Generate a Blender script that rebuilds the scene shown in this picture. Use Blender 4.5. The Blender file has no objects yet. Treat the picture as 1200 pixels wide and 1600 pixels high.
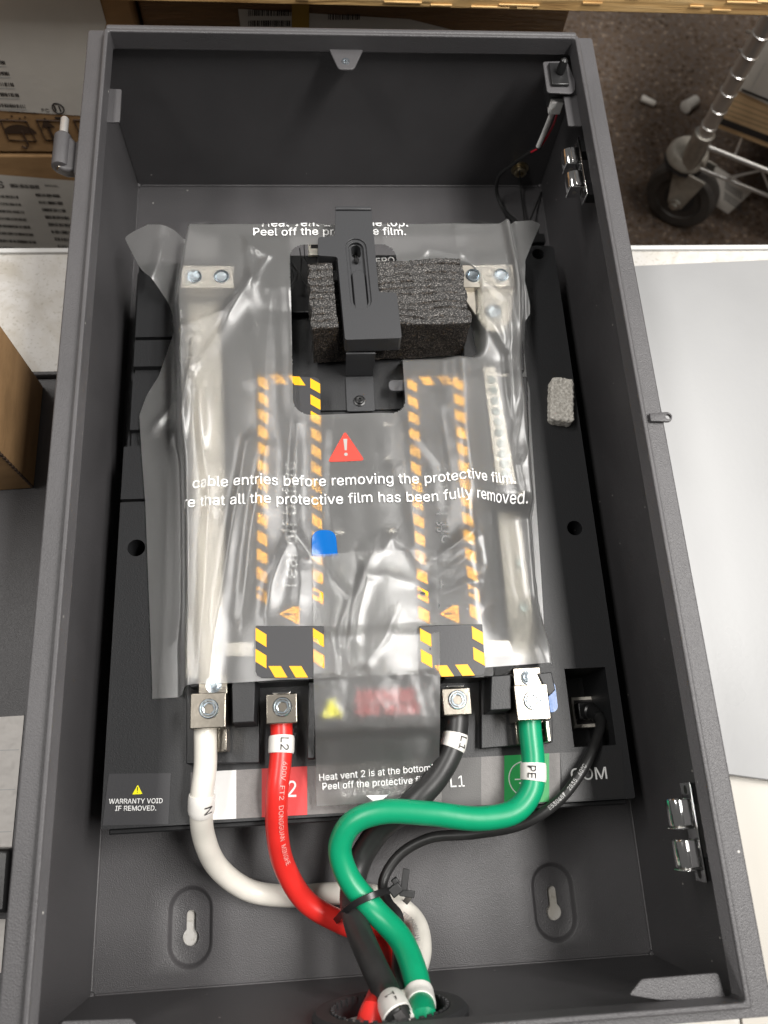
import bpy, bmesh, math, random
import numpy as np
from mathutils import Vector, Matrix, Euler
random.seed(7); rng = np.random.default_rng(7)
S = bpy.context.scene
COL = S.collection
rad = math.radians

# ------------------------------------------------------------------ camera
CAM = Vector((-0.03051, 0.12160, 0.64705)); ROT = (0.34020, -0.06249, -0.05377); FPX = 1253.39
cd = bpy.data.cameras.new('camera'); cam = bpy.data.objects.new('camera', cd); COL.objects.link(cam)
cam.location = CAM; cam.rotation_euler = ROT
cd.sensor_fit = 'VERTICAL'; cd.sensor_height = 36; cd.lens = FPX / 1600 * 36
cd.clip_start = 0.02; cd.clip_end = 60
cd.dof.use_dof = True; cd.dof.focus_distance = 0.585; cd.dof.aperture_fstop = 7.5
S.camera = cam
# ------------------------------------------------------------------ world, lamps, exposure
w = bpy.data.worlds.new('World'); S.world = w; w.use_nodes = True
w.node_tree.nodes['Background'].inputs[0].default_value = (1.0, 0.97, 0.93, 1)
w.node_tree.nodes['Background'].inputs[1].default_value = 0.11
def area(name, loc, sx, sy, power, col, rot=(0, 0, 0)):
    l = bpy.data.lights.new(name, 'AREA'); l.shape = 'RECTANGLE'; l.size = sx; l.size_y = sy
    l.energy = power; l.color = col
    o = bpy.data.objects.new(name, l); COL.objects.link(o); o.location = loc; o.rotation_euler = rot
    return o
WARM = (1, 0.972, 0.935)
area('ceiling_tube_or_fill_light', (0.87, 0.25, 2.0), 0.30, 1.25, 54, WARM)
area('ceiling_tube_or_fill_light', (-0.95, 0.75, 2.05), 0.30, 1.5, 32, WARM)
area('ceiling_tube_or_fill_light', (1.75, -0.25, 2.05), 0.30, 1.25, 9, WARM)
area('ceiling_tube_or_fill_light', (1.35, 1.05, 2.1), 0.30, 1.25, 34, WARM)  # added fill lamp, brightens the cart, its carton and the carpet behind
S.view_settings.view_transform = 'Standard'; S.view_settings.look = 'None'
S.view_settings.exposure = 0.0; S.view_settings.gamma = 1
S.view_settings.use_curve_mapping = False
S.cycles.max_bounces = 14; S.cycles.transmission_bounces = 10; S.cycles.transparent_max_bounces = 12
S.cycles.caustics_refractive = True; S.cycles.caustics_reflective = True
S.cycles.sample_clamp_indirect = 25.0; S.cycles.blur_glossy = 0.3
S.cycles.use_denoising = True

# ------------------------------------------------------------------ pixel of the photograph -> point on a real plane
MR = np.array(Euler(ROT, 'XYZ').to_matrix()); C0 = np.array(CAM)
def ray(px, py): return MR @ np.array([(px - 600) / FPX, -(py - 800) / FPX, -1.0])
def P(px, py, z):
    d = ray(px, py); return C0 + d * (z - C0[2]) / d[2]
def PY(px, py, y):
    d = ray(px, py); return C0 + d * (y - C0[1]) / d[1]
def PX(px, py, x):
    d = ray(px, py); return C0 + d * (x - C0[0]) / d[0]
def PN(px, py, p0, n):
    d = ray(px, py); n = np.array(n); return C0 + d * (np.dot(np.array(p0) - C0, n) / np.dot(d, n))
def poly(pts, z): return [tuple(P(a, b, z)[:2]) for a, b in pts]

# ------------------------------------------------------------------ materials
def nmat(name):
    m = bpy.data.materials.new(name); m.use_nodes = True
    nt = m.node_tree; return m, nt, nt.nodes['Principled BSDF']
def N(nt, t, **k):
    n = nt.nodes.new(t)
    for a, b in k.items():
        if a in n.inputs: n.inputs[a].default_value = b
        else: setattr(n, a, b)
    return n
def L(nt, a, b): nt.links.new(a, b)
def ramp(nt, fac, stops):
    r = N(nt, 'ShaderNodeValToRGB'); e = r.color_ramp.elements
    while len(e) < len(stops): e.new(0.5)
    for i, (p, c) in enumerate(stops):
        e[i].position = p; e[i].color = c if len(c) == 4 else (*c, 1)
    L(nt, fac, r.inputs[0]); return r.outputs[0]
def g(v): return (v, v, v, 1)
def mat(name, col, rough=0.5, metal=0.0, spec=0.5, bump=0.0, bscale=900, bdist=0.0005, var=0.0, vscale=25,
        specks=0.0, rvar=0.0, coat=0.0, stretch=None):
    m, nt, b = nmat(name)
    b.inputs['Base Color'].default_value = (*col, 1); b.inputs['Roughness'].default_value = rough
    b.inputs['Metallic'].default_value = metal; b.inputs['Specular IOR Level'].default_value = spec
    if coat: b.inputs['Coat Weight'].default_value = coat; b.inputs['Coat Roughness'].default_value = 0.08
    tc = N(nt, 'ShaderNodeTexCoord'); co = tc.outputs['Object']
    if stretch:
        mp = N(nt, 'ShaderNodeMapping'); mp.inputs['Scale'].default_value = stretch; L(nt, co, mp.inputs[0]); co = mp.outputs[0]
    cur = None
    if var:
        n = N(nt, 'ShaderNodeTexNoise', Scale=vscale, Detail=5.0); L(nt, co, n.inputs['Vector'])
        lo = tuple(c * (1 - var) for c in col); hi = tuple(min(1, c * (1 + var)) for c in col)
        cur = ramp(nt, n.outputs[0], [(0.3, lo), (0.7, hi)])
        if rvar:
            mr = N(nt, 'ShaderNodeMapRange'); mr.inputs[3].default_value = rough - rvar; mr.inputs[4].default_value = rough + rvar
            L(nt, n.outputs[0], mr.inputs[0]); L(nt, mr.outputs[0], b.inputs['Roughness'])
    if specks:
        v = N(nt, 'ShaderNodeTexVoronoi', Scale=specks); L(nt, tc.outputs['Object'], v.inputs['Vector'])
        r1 = ramp(nt, v.outputs['Distance'], [(0.03, g(1)), (0.05, g(0))])
        sx = N(nt, 'ShaderNodeSeparateColor'); L(nt, v.outputs['Color'], sx.inputs[0])
        r2 = ramp(nt, sx.outputs[0], [(0.80, g(0)), (0.85, g(1))])
        mu = N(nt, 'ShaderNodeMath', operation='MULTIPLY'); L(nt, r1, mu.inputs[0]); L(nt, r2, mu.inputs[1])
        mx = N(nt, 'ShaderNodeMixRGB'); mx.inputs[1].default_value = (*col, 1); mx.inputs[2].default_value = (0.6, 0.58, 0.54, 1)
        if cur: L(nt, cur, mx.inputs[1])
        L(nt, mu.outputs[0], mx.inputs[0]); cur = mx.outputs[0]
    if cur: L(nt, cur, b.inputs['Base Color'])
    if bump:
        n2 = N(nt, 'ShaderNodeTexNoise', Scale=bscale, Detail=2.0); L(nt, co, n2.inputs['Vector'])
        bp = N(nt, 'ShaderNodeBump', Strength=bump, Distance=bdist); L(nt, n2.outputs[0], bp.inputs['Height'])
        L(nt, bp.outputs[0], b.inputs['Normal'])
    return m
M = {}
M['coat'] = mat('grey_powder_coat', (0.072, 0.0695, 0.0725), 0.43, spec=0.5, bump=0.6, bscale=1300, bdist=0.0006, var=0.12, vscale=14, specks=60, rvar=0.06)
M['black'] = mat('black_moulded_plastic', (0.017, 0.0175, 0.019), 0.48, spec=0.5, bump=0.45, bscale=1100, bdist=0.0004, specks=70)
M['blacksmooth'] = mat('smooth_black_plastic', (0.014, 0.014, 0.0145), 0.33, spec=0.5, bump=0.15, bscale=300, bdist=0.0003)
M['bracket'] = mat('black_painted_bracket', (0.046, 0.047, 0.050), 0.40, spec=0.5, bump=0.35, bscale=1000, bdist=0.0004)
M['chrome'] = mat('chrome', (0.82, 0.82, 0.82), 0.1, 1.0, bump=0.15, bscale=150, bdist=0.001)
M['zinc'] = mat('blue_zinc_screw', (0.68, 0.77, 0.84), 0.22, 1.0, bump=0.2, bscale=500, bdist=0.0004)
M['nickel'] = mat('nickel_plated_lug', (0.40, 0.365, 0.31), 0.26, 1.0, bump=0.12, bscale=400, bdist=0.0003, var=0.12, vscale=120, specks=180)
M['busbar'] = mat('tinned_busbar', (0.50, 0.465, 0.405), 0.40, 0.8, bump=0.1, bscale=200, var=0.08, vscale=40)
M['bright'] = mat('bright_plated_wire', (0.66, 0.65, 0.63), 0.3, 0.85)
M['steel'] = mat('worn_steel', (0.42, 0.40, 0.36), 0.4, 0.8, var=0.2, vscale=60)
def cable(name, col, rough=0.34, var=0.05): return mat(name, col, rough, spec=0.5, bump=0.10, bscale=160, bdist=0.0006, var=var, vscale=70, rvar=0.05)
M['c_white'] = cable('white_cable_jacket', (0.76, 0.73, 0.66))
M['c_red'] = cable('red_cable_jacket', (0.72, 0.028, 0.022))
M['c_black'] = cable('black_cable_jacket', (0.022, 0.022, 0.022), 0.4, 0.2)
M['c_green'] = cable('green_cable_jacket', (0.003, 0.29, 0.135))
M['sleeve'] = mat('white_marker_sleeve', (0.78, 0.76, 0.72), 0.4, spec=0.4, bump=0.1, bscale=200)
M['print_white'] = mat('white_print', (0.86, 0.86, 0.85), 0.5)
M['print_grey'] = mat('grey_print', (0.46, 0.46, 0.455), 0.5)
M['print_faint'] = mat('faint_print', (0.15, 0.15, 0.15), 0.5)
M['print_dark'] = mat('dark_print', (0.025, 0.022, 0.022), 0.5)
M['print_emboss'] = mat('embossed_black', (0.008, 0.008, 0.008), 0.3)
M['print_red'] = mat('red_print', (0.60, 0.05, 0.03), 0.5)
M['print_brown'] = mat('brown_print', (0.05, 0.028, 0.016), 0.7)
M['yellow'] = mat('yellow_print', (0.95, 0.46, 0.004), 0.45)
M['lemon'] = mat('lemon_yellow_print', (0.86, 0.80, 0.01), 0.45)
M['sticker'] = mat('charcoal_sticker', (0.042, 0.042, 0.045), 0.42, bump=0.12, bscale=700)
M['l_grey'] = mat('grey_label', (0.17, 0.16, 0.155), 0.5, bump=0.3, bscale=1300, var=0.08, vscale=300)
M['l_dark'] = mat('dark_grey_label', (0.085, 0.082, 0.080), 0.5, bump=0.3, bscale=1300)
M['l_black'] = mat('black_label', (0.022, 0.022, 0.023), 0.42, bump=0.3, bscale=1300)
M['l_white'] = mat('white_label', (0.70, 0.70, 0.69), 0.5, bump=0.1, bscale=900)
M['l_red'] = mat('red_label', (0.66, 0.05, 0.05), 0.5, bump=0.2, bscale=1100)
M['l_green'] = mat('green_label', (0.02, 0.36, 0.09), 0.5, bump=0.2, bscale=1100)
M['blue'] = mat('blue_tab', (0.0, 0.12, 0.43), 0.22, bump=0.1, bscale=200)
M['tabgrey'] = mat('grey_rubber', (0.095, 0.095, 0.10), 0.5)
M['pvc'] = mat('white_sleeving', (0.82, 0.81, 0.79), 0.4)
M['cream'] = mat('cream_nylon', (0.72, 0.68, 0.60), 0.35)
M['c_wire_red'] = cable('red_thin_wire', (0.45, 0.015, 0.03))
M['brass'] = mat('dull_brass', (0.50, 0.42, 0.28), 0.3, 1.0)
M['card'] = mat('brown_cardboard', (0.34, 0.205, 0.098), 0.75, spec=0.2, bump=0.25, bscale=160, bdist=0.001, var=0.12, vscale=35, stretch=(1, 1, 2.5))
M['carddark'] = mat('wrapped_cardboard', (0.22, 0.13, 0.065), 0.4, spec=0.4, bump=0.5, bscale=30, bdist=0.01, var=0.2, vscale=12, stretch=(1, 1, 9))
M['paper'] = mat('white_paper_label', (0.60, 0.57, 0.52), 0.45, bump=0.2, bscale=120, bdist=0.001, var=0.05, vscale=20)
M['paperdim'] = mat('creased_paper', (0.62, 0.59, 0.56), 0.55, bump=0.9, bscale=70, bdist=0.003, var=0.05, vscale=30)
M['sheet'] = mat('white_film_sheet', (0.285, 0.287, 0.290), 0.30, spec=0.4, bump=0.06, bscale=250, bdist=0.0006, var=0.05, vscale=9, rvar=0.09)
M['cream_board'] = mat('cream_board', (0.48, 0.452, 0.40), 0.4, bump=0.1, bscale=40, var=0.05, vscale=8)
M['rubber'] = mat('dark_rubber', (0.03, 0.03, 0.032), 0.6, bump=0.3, bscale=200)
M['tyre'] = mat('grey_tyre', (0.06, 0.055, 0.05), 0.6, var=0.2, vscale=40)
M['castergrey'] = mat('cast_grey_metal', (0.36, 0.335, 0.29), 0.45, 0.3, var=0.25, vscale=50)

def m_table():
    m, nt, b = nmat('speckled_white_laminate'); tc = N(nt, 'ShaderNodeTexCoord')
    n1 = N(nt, 'ShaderNodeTexNoise', Scale=330.0, Detail=3.0); L(nt, tc.outputs['Object'], n1.inputs[0])
    n2 = N(nt, 'ShaderNodeTexNoise', Scale=26.0, Detail=6.0, Distortion=1.5); L(nt, tc.outputs['Object'], n2.inputs[0])
    a = ramp(nt, n1.outputs[0], [(0.31, (0.46, 0.44, 0.40)), (0.43, (0.57, 0.555, 0.53))])
    c = ramp(nt, n2.outputs[0], [(0.3, (0.80, 0.77, 0.71)), (0.60, (1, 1, 1))])
    mx = N(nt, 'ShaderNodeMixRGB', blend_type='MULTIPLY'); mx.inputs[0].default_value = 1
    L(nt, a, mx.inputs[1]); L(nt, c, mx.inputs[2])
    mp = N(nt, 'ShaderNodeMapping'); mp.inputs['Scale'].default_value = (9, 160, 1); mp.inputs['Rotation'].default_value = (0, 0, 0.25)
    L(nt, tc.outputs['Object'], mp.inputs[0])
    n3 = N(nt, 'ShaderNodeTexNoise', Scale=1.0, Detail=2.0); L(nt, mp.outputs[0], n3.inputs[0])
    sc = ramp(nt, n3.outputs[0], [(0.715, g(0)), (0.74, g(0.55))])
    m2 = N(nt, 'ShaderNodeMixRGB'); m2.inputs[2].default_value = (0.35, 0.27, 0.2, 1); L(nt, sc, m2.inputs[0]); L(nt, mx.outputs[0], m2.inputs[1])
    L(nt, m2.outputs[0], b.inputs['Base Color']); b.inputs['Roughness'].default_value = 0.38
    return m
M['table'] = m_table()
def m_carpet():
    m, nt, b = nmat('brown_loop_carpet'); tc = N(nt, 'ShaderNodeTexCoord')
    n1 = N(nt, 'ShaderNodeTexNoise', Scale=85.0, Detail=4.0, Roughness=0.7); L(nt, tc.outputs['Object'], n1.inputs[0])
    n2 = N(nt, 'ShaderNodeTexNoise', Scale=5.0, Detail=3.0); L(nt, tc.outputs['Object'], n2.inputs[0])
    a = ramp(nt, n1.outputs[0], [(0.34, (0.045, 0.031, 0.022)), (0.47, (0.145, 0.103, 0.074)), (0.56, (0.10, 0.085, 0.078)), (0.68, (0.32, 0.235, 0.165))])
    c = ramp(nt, n2.outputs[0], [(0.3, g(0.72)), (0.7, g(1.1))])
    mx = N(nt, 'ShaderNodeMixRGB', blend_type='MULTIPLY'); mx.inputs[0].default_value = 1
    L(nt, a, mx.inputs[1]); L(nt, c, mx.inputs[2]); L(nt, mx.outputs[0], b.inputs['Base Color'])
    b.inputs['Roughness'].default_value = 0.95; b.inputs['Specular IOR Level'].default_value = 0.1
    bp = N(nt, 'ShaderNodeBump', Strength=1.0, Distance=0.01); L(nt, n1.outputs[0], bp.inputs['Height']); L(nt, bp.outputs[0], b.inputs['Normal'])
    return m
M['carpet'] = m_carpet()
def m_wood():
    m, nt, b = nmat('raw_pine'); tc = N(nt, 'ShaderNodeTexCoord')
    mp = N(nt, 'ShaderNodeMapping'); mp.inputs['Scale'].default_value = (7, 60, 110); L(nt, tc.outputs['Object'], mp.inputs[0])
    n1 = N(nt, 'ShaderNodeTexNoise', Scale=1.0, Detail=6.0, Distortion=1.2); L(nt, mp.outputs[0], n1.inputs[0])
    a = ramp(nt, n1.outputs[0], [(0.3, (0.30, 0.15, 0.05)), (0.45, (0.58, 0.36, 0.14)), (0.65, (0.74, 0.51, 0.24))])
    L(nt, a, b.inputs['Base Color']); b.inputs['Roughness'].default_value = 0.7
    bp = N(nt, 'ShaderNodeBump', Strength=0.6, Distance=0.003); L(nt, n1.outputs[0], bp.inputs['Height']); L(nt, bp.outputs[0], b.inputs['Normal'])
    return m
M['wood'] = m_wood()
def m_foam(name, lo, mid, hi, sc, rough=0.5, bs=1.0):
    m, nt, b = nmat(name); tc = N(nt, 'ShaderNodeTexCoord')
    v = N(nt, 'ShaderNodeTexNoise', Scale=sc, Detail=2.0, Roughness=0.6); L(nt, tc.outputs['Object'], v.inputs[0])
    a = ramp(nt, v.outputs[0], [(0.42, lo), (0.54, mid), (0.66, hi)])
    L(nt, a, b.inputs['Base Color']); b.inputs['Roughness'].default_value = rough
    bp = N(nt, 'ShaderNodeBump', Strength=bs, Distance=0.0016); L(nt, v.outputs[0], bp.inputs['Height']); L(nt, bp.outputs[0], b.inputs['Normal'])
    return m
M['foam'] = m_foam('black_packing_foam', (0.004, 0.004, 0.004), (0.03, 0.028, 0.027), (0.25, 0.235, 0.22), 1100, 0.45, 0.6)  # pale end of the ramp paints the glint of the foam cells
M['foamcut'] = m_foam('black_foam_skin', (0.008, 0.007, 0.006), (0.030, 0.024, 0.020), (0.16, 0.13, 0.105), 900, 0.45)  # front face, cell glints painted in by the palest tone
M['fibre'] = m_foam('grey_fibre_pad', (0.52, 0.49, 0.44), (0.70, 0.67, 0.61), (0.78, 0.75, 0.69), 420, 0.9, 0.5)
def m_film(name, haze, rough, sheen_rough=0.3, gloss=1.5):
    """thin frosted polythene: scatters what lies behind without bending it, hazes, soft gloss on top"""
    m = bpy.data.materials.new(name); m.use_nodes = True; nt = m.node_tree; nt.nodes.clear()
    out = N(nt, 'ShaderNodeOutputMaterial'); ge = N(nt, 'ShaderNodeNewGeometry')
    fl = N(nt, 'ShaderNodeMapRange'); fl.inputs[3].default_value = 1.0; fl.inputs[4].default_value = -1.0; L(nt, ge.outputs['Backfacing'], fl.inputs[0])
    up = N(nt, 'ShaderNodeCombineXYZ'); L(nt, fl.outputs[0], up.inputs[2])           # both faces of a thin sheet are parallel: one mean normal
    rf = N(nt, 'ShaderNodeBsdfRefraction', Roughness=rough, IOR=1.13); rf.inputs['Color'].default_value = (0.97, 0.97, 0.96, 1)
    L(nt, up.outputs[0], rf.inputs['Normal'])
    di = N(nt, 'ShaderNodeBsdfDiffuse'); di.inputs['Color'].default_value = (0.82, 0.82, 0.81, 1)
    tl = N(nt, 'ShaderNodeBsdfTranslucent'); tl.inputs['Color'].default_value = (0.82, 0.82, 0.81, 1)
    ms = N(nt, 'ShaderNodeMixShader'); ms.inputs[0].default_value = 0.5; L(nt, di.outputs[0], ms.inputs[1]); L(nt, tl.outputs[0], ms.inputs[2])
    m1 = N(nt, 'ShaderNodeMixShader'); m1.inputs[0].default_value = haze; L(nt, rf.outputs[0], m1.inputs[1]); L(nt, ms.outputs[0], m1.inputs[2])
    gl = N(nt, 'ShaderNodeBsdfGlossy', Roughness=sheen_rough); gl.inputs['Color'].default_value = (1, 1, 1, 1)
    fr = N(nt, 'ShaderNodeFresnel', IOR=1.5)
    mu = N(nt, 'ShaderNodeMath', operation='MULTIPLY'); mu.inputs[1].default_value = gloss; L(nt, fr.outputs[0], mu.inputs[0])
    m2 = N(nt, 'ShaderNodeMixShader'); L(nt, mu.outputs[0], m2.inputs[0]); L(nt, m1.outputs[0], m2.inputs[1]); L(nt, gl.outputs[0], m2.inputs[2])
    L(nt, m2.outputs[0], out.inputs[0]); return m
M['film'] = m_film('frosted_polythene', 0.20, 0.92, 0.33, 1.5)
M['film2'] = m_film('frosted_strip', 0.13, 0.88, 0.37, 1.6)

# ------------------------------------------------------------------ mesh building
WL = {}                                            # world location of every object
class MB:
    def __init__(s): s.v = []; s.f = []
    def add(s, vs, fs):
        o = len(s.v); s.v += [tuple(map(float, q)) for q in vs]; s.f += [tuple(i + o for i in q) for q in fs]; return s
    def loft(s, loops, cap0=True, cap1=True, closed=True):
        n = len(loops[0]); vs = [q for l in loops for q in l]; fs = []
        for i in range(len(loops) - 1):
            for j in range(n if closed else n - 1):
                k = (j + 1) % n
                fs.append((i * n + j, i * n + k, (i + 1) * n + k, (i + 1) * n + j))
        if cap0: fs.append(tuple(reversed(range(n))))
        if cap1: fs.append(tuple((len(loops) - 1) * n + j for j in range(n)))
        return s.add(vs, fs)
    def prism(s, pl, z0, z1, pl1=None):
        a = ccw(pl); b = ccw(pl1) if pl1 else a
        return s.loft([[(x, y, z0) for x, y in a], [(x, y, z1) for x, y in b]])
    def box(s, x0, x1, y0, y1, z0, z1): return s.prism([(x0, y0), (x1, y0), (x1, y1), (x0, y1)], z0, z1)
    def ring(s, outer, inner, z0, z1):
        n = len(outer); a = [(x, y, z) for z in (z0, z1) for pl in (outer, inner) for x, y in pl]
        fs = []
        for j in range(n):
            k = (j + 1) % n
            O0, I0, O1, I1 = 0, n, 2 * n, 3 * n
            fs += [(O0 + j, O0 + k, O1 + k, O1 + j), (I0 + k, I0 + j, I1 + j, I1 + k), (O1 + j, O1 + k, I1 + k, I1 + j), (O0 + k, O0 + j, I0 + j, I0 + k)]
        return s.add(a, fs)
    def obox(s, c, u, v, n, a, b, h):              # oriented box centred at c, half sizes a, b, h
        c, u, v, n = map(np.array, (c, u, v, n))
        q = [c + sx * a * u + sy * b * v + sz * h * n for sz in (-1, 1) for sx, sy in ((-1, -1), (1, -1), (1, 1), (-1, 1))]
        return s.add(q, [(3, 2, 1, 0), (4, 5, 6, 7), (0, 1, 5, 4), (1, 2, 6, 5), (2, 3, 7, 6), (3, 0, 4, 7)])
    def lathe(s, c, axis, prof, n=28, cap=True):
        ax = Vector(axis).normalized(); t = ax.orthogonal().normalized(); b = ax.cross(t); c = Vector(c)
        lp = [[c + ax * h + (t * math.cos(2 * math.pi * i / n) + b * math.sin(2 * math.pi * i / n)) * r for i in range(n)] for r, h in prof]
        return s.loft(lp, cap, cap)
    def tube(s, path, r, n=16, caps=True):
        F = frames(path); rr = r if hasattr(r, '__len__') else [r] * len(path)
        lp = [[p + (t * math.cos(2 * math.pi * i / n) + b * math.sin(2 * math.pi * i / n)) * q for i in range(n)] for (p, d, t, b), q in zip(F, rr)]
        return s.loft(lp, caps, caps)
def ccw(pl):
    a = sum(pl[i][0] * pl[(i + 1) % len(pl)][1] - pl[(i + 1) % len(pl)][0] * pl[i][1] for i in range(len(pl)))
    return list(pl) if a > 0 else list(reversed(pl))
def frames(path):
    path = [Vector(p) for p in path]; out = []
    t = None
    for i, p in enumerate(path):
        d = (path[min(i + 1, len(path) - 1)] - path[max(i - 1, 0)]).normalized()
        if t is None:
            ref = Vector((0, 0, 1)) if abs(d.z) < 0.9 else Vector((0, 1, 0))
            t = (ref - d * ref.dot(d)).normalized()
        else: t = (t - d * t.dot(d)).normalized()
        out.append((p, d, t, d.cross(t)))
    return out
def spline(pts, n=90):
    pts = [np.array(p, float) for p in pts]; pts = [2 * pts[0] - pts[1]] + pts + [2 * pts[-1] - pts[-2]]
    out = []
    for i in range(1, len(pts) - 2):
        p0, p1, p2, p3 = pts[i - 1:i + 3]
        t0 = 0; t1 = t0 + np.linalg.norm(p1 - p0) ** .5 + 1e-9; t2 = t1 + np.linalg.norm(p2 - p1) ** .5 + 1e-9; t3 = t2 + np.linalg.norm(p3 - p2) ** .5 + 1e-9
        for t in np.linspace(t1, t2, 24, endpoint=False):
            A1 = (t1 - t) / (t1 - t0) * p0 + (t - t0) / (t1 - t0) * p1; A2 = (t2 - t) / (t2 - t1) * p1 + (t - t1) / (t2 - t1) * p2; A3 = (t3 - t) / (t3 - t2) * p2 + (t - t2) / (t3 - t2) * p3
            B1 = (t2 - t) / (t2 - t0) * A1 + (t - t0) / (t2 - t0) * A2; B2 = (t3 - t) / (t3 - t1) * A2 + (t - t1) / (t3 - t1) * A3
            out.append((t2 - t) / (t2 - t1) * B1 + (t - t1) / (t2 - t1) * B2)
    out.append(pts[-2]); out = np.array(out)
    s = np.concatenate([[0], np.cumsum(np.linalg.norm(np.diff(out, axis=0), axis=1))])
    q = np.linspace(0, s[-1], n); return np.stack([np.interp(q, s, out[:, k]) for k in range(3)], 1)
def rrect(x0, x1, y0, y1, r, n=5):
    o = []
    for cx, cy, a0 in ((x1 - r, y1 - r, 0), (x0 + r, y1 - r, 90), (x0 + r, y0 + r, 180), (x1 - r, y0 + r, 270)):
        for i in range(n + 1):
            a = rad(a0 + 90 * i / n); o.append((cx + r * math.cos(a), cy + r * math.sin(a)))
    return o
def roundpoly(pts, r, n=4):                       # round the corners of a polygon
    o = []; k = len(pts)
    for i in range(k):
        p0, p, p1 = (np.array(pts[j % k], float) for j in (i - 1, i, i + 1))
        a = p0 - p; b = p1 - p; rr = min(r, .45 * np.linalg.norm(a), .45 * np.linalg.norm(b))
        A = p + a / np.linalg.norm(a) * rr; B = p + b / np.linalg.norm(b) * rr
        for t in np.linspace(0, 1, n + 1): o.append(tuple((1 - t) ** 2 * A + 2 * t * (1 - t) * p + t * t * B))
    return o
def stadium(cx, cy, hw, hl, ang=0, n=12):
    o = []
    for s, a0 in ((1, 0), (-1, 180)):
        for i in range(n + 1):
            a = rad(a0 + 180 * i / n); o.append((hw * math.cos(a), s * (hl - hw) + hw * math.sin(a)))
    c, q = math.cos(ang), math.sin(ang)
    return [(cx + x * c - y * q, cy + x * q + y * c) for x, y in o]

def thing(name, label, cat, loc=(0, 0, 0), group=None):
    o = bpy.data.objects.new(name, None); COL.objects.link(o); o.empty_display_size = 0.02
    o.location = loc; WL[o] = Vector(loc); tag(o, label, cat, group); return o
def tag(o, label, cat, group=None):
    o['label'] = label; o['category'] = cat
    if group: o['group'] = group
    return o
def part(name, mb, m, parent=None, bevel=0, seg=2, angle=32, label=None, uv=False):
    v = np.array(mb.v); c = (v.min(0) + v.max(0)) / 2; c = Vector(c)
    me = bpy.data.meshes.new(name); me.from_pydata([tuple(q) for q in (v - np.array(c))], [], mb.f)
    bm = bmesh.new(); bm.from_mesh(me); bmesh.ops.recalc_face_normals(bm, faces=bm.faces); bm.to_mesh(me); bm.free()
    me.materials.append(m); me.shade_smooth(); me.set_sharp_from_angle(angle=rad(angle))
    o = bpy.data.objects.new(name, me); COL.objects.link(o); WL[o] = c
    if parent: o.parent = parent; o.location = c - WL[parent]
    else: o.location = c
    if bevel:
        b = o.modifiers.new('bevel', 'BEVEL'); b.width = bevel; b.segments = seg; b.limit_method = 'ANGLE'; b.angle_limit = rad(35); b.harden_normals = False
    if label: o['label'] = label
    return o
def face_up(o):                                    # an open sheet: its front is its upper side
    me = o.data
    if sum(p.normal.z * p.area for p in me.polygons) < 0: me.flip_normals()
    return o
def single(name, mb, m, label, cat, group=None, **k): return tag(part(name, mb, m, None, **k), label, cat, group)
def structure(name, mb, m, **k):
    o = part(name, mb, m, None, **k); o['kind'] = 'structure'; return o
def inst(o, wloc, parent):                         # linked copy of a part (shares its mesh)
    c = o.copy(); COL.objects.link(c); c.parent = parent; WL[c] = Vector(wloc); c.location = WL[c] - WL[parent]; return c
def bake(o):                                       # apply the modifiers
    dg = bpy.context.evaluated_depsgraph_get(); dg.update()
    me = bpy.data.meshes.new_from_object(o.evaluated_get(dg)); old = o.data; o.modifiers.clear(); o.data = me
    bpy.data.meshes.remove(old)
def cut(o, cutters):                               # boolean difference with temporary solids, then real mesh
    tmp = []
    mb = MB()
    for c in cutters: mb.add(c.v, c.f)
    t = part('cutter', mb, M['black']); tmp.append(t)
    bo = o.modifiers.new('cut', 'BOOLEAN'); bo.object = t; bo.operation = 'DIFFERENCE'; bo.solver = 'EXACT'; bo.use_self = True
    bake(o)
    for t in tmp: del WL[t]; bpy.data.objects.remove(t)
    o.data.shade_smooth(); o.data.set_sharp_from_angle(angle=rad(30)); return o
def bev(o, wd, seg=2):
    b = o.modifiers.new('bevel', 'BEVEL'); b.width = wd; b.segments = seg; b.limit_method = 'ANGLE'; b.angle_limit = rad(35); return o

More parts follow.
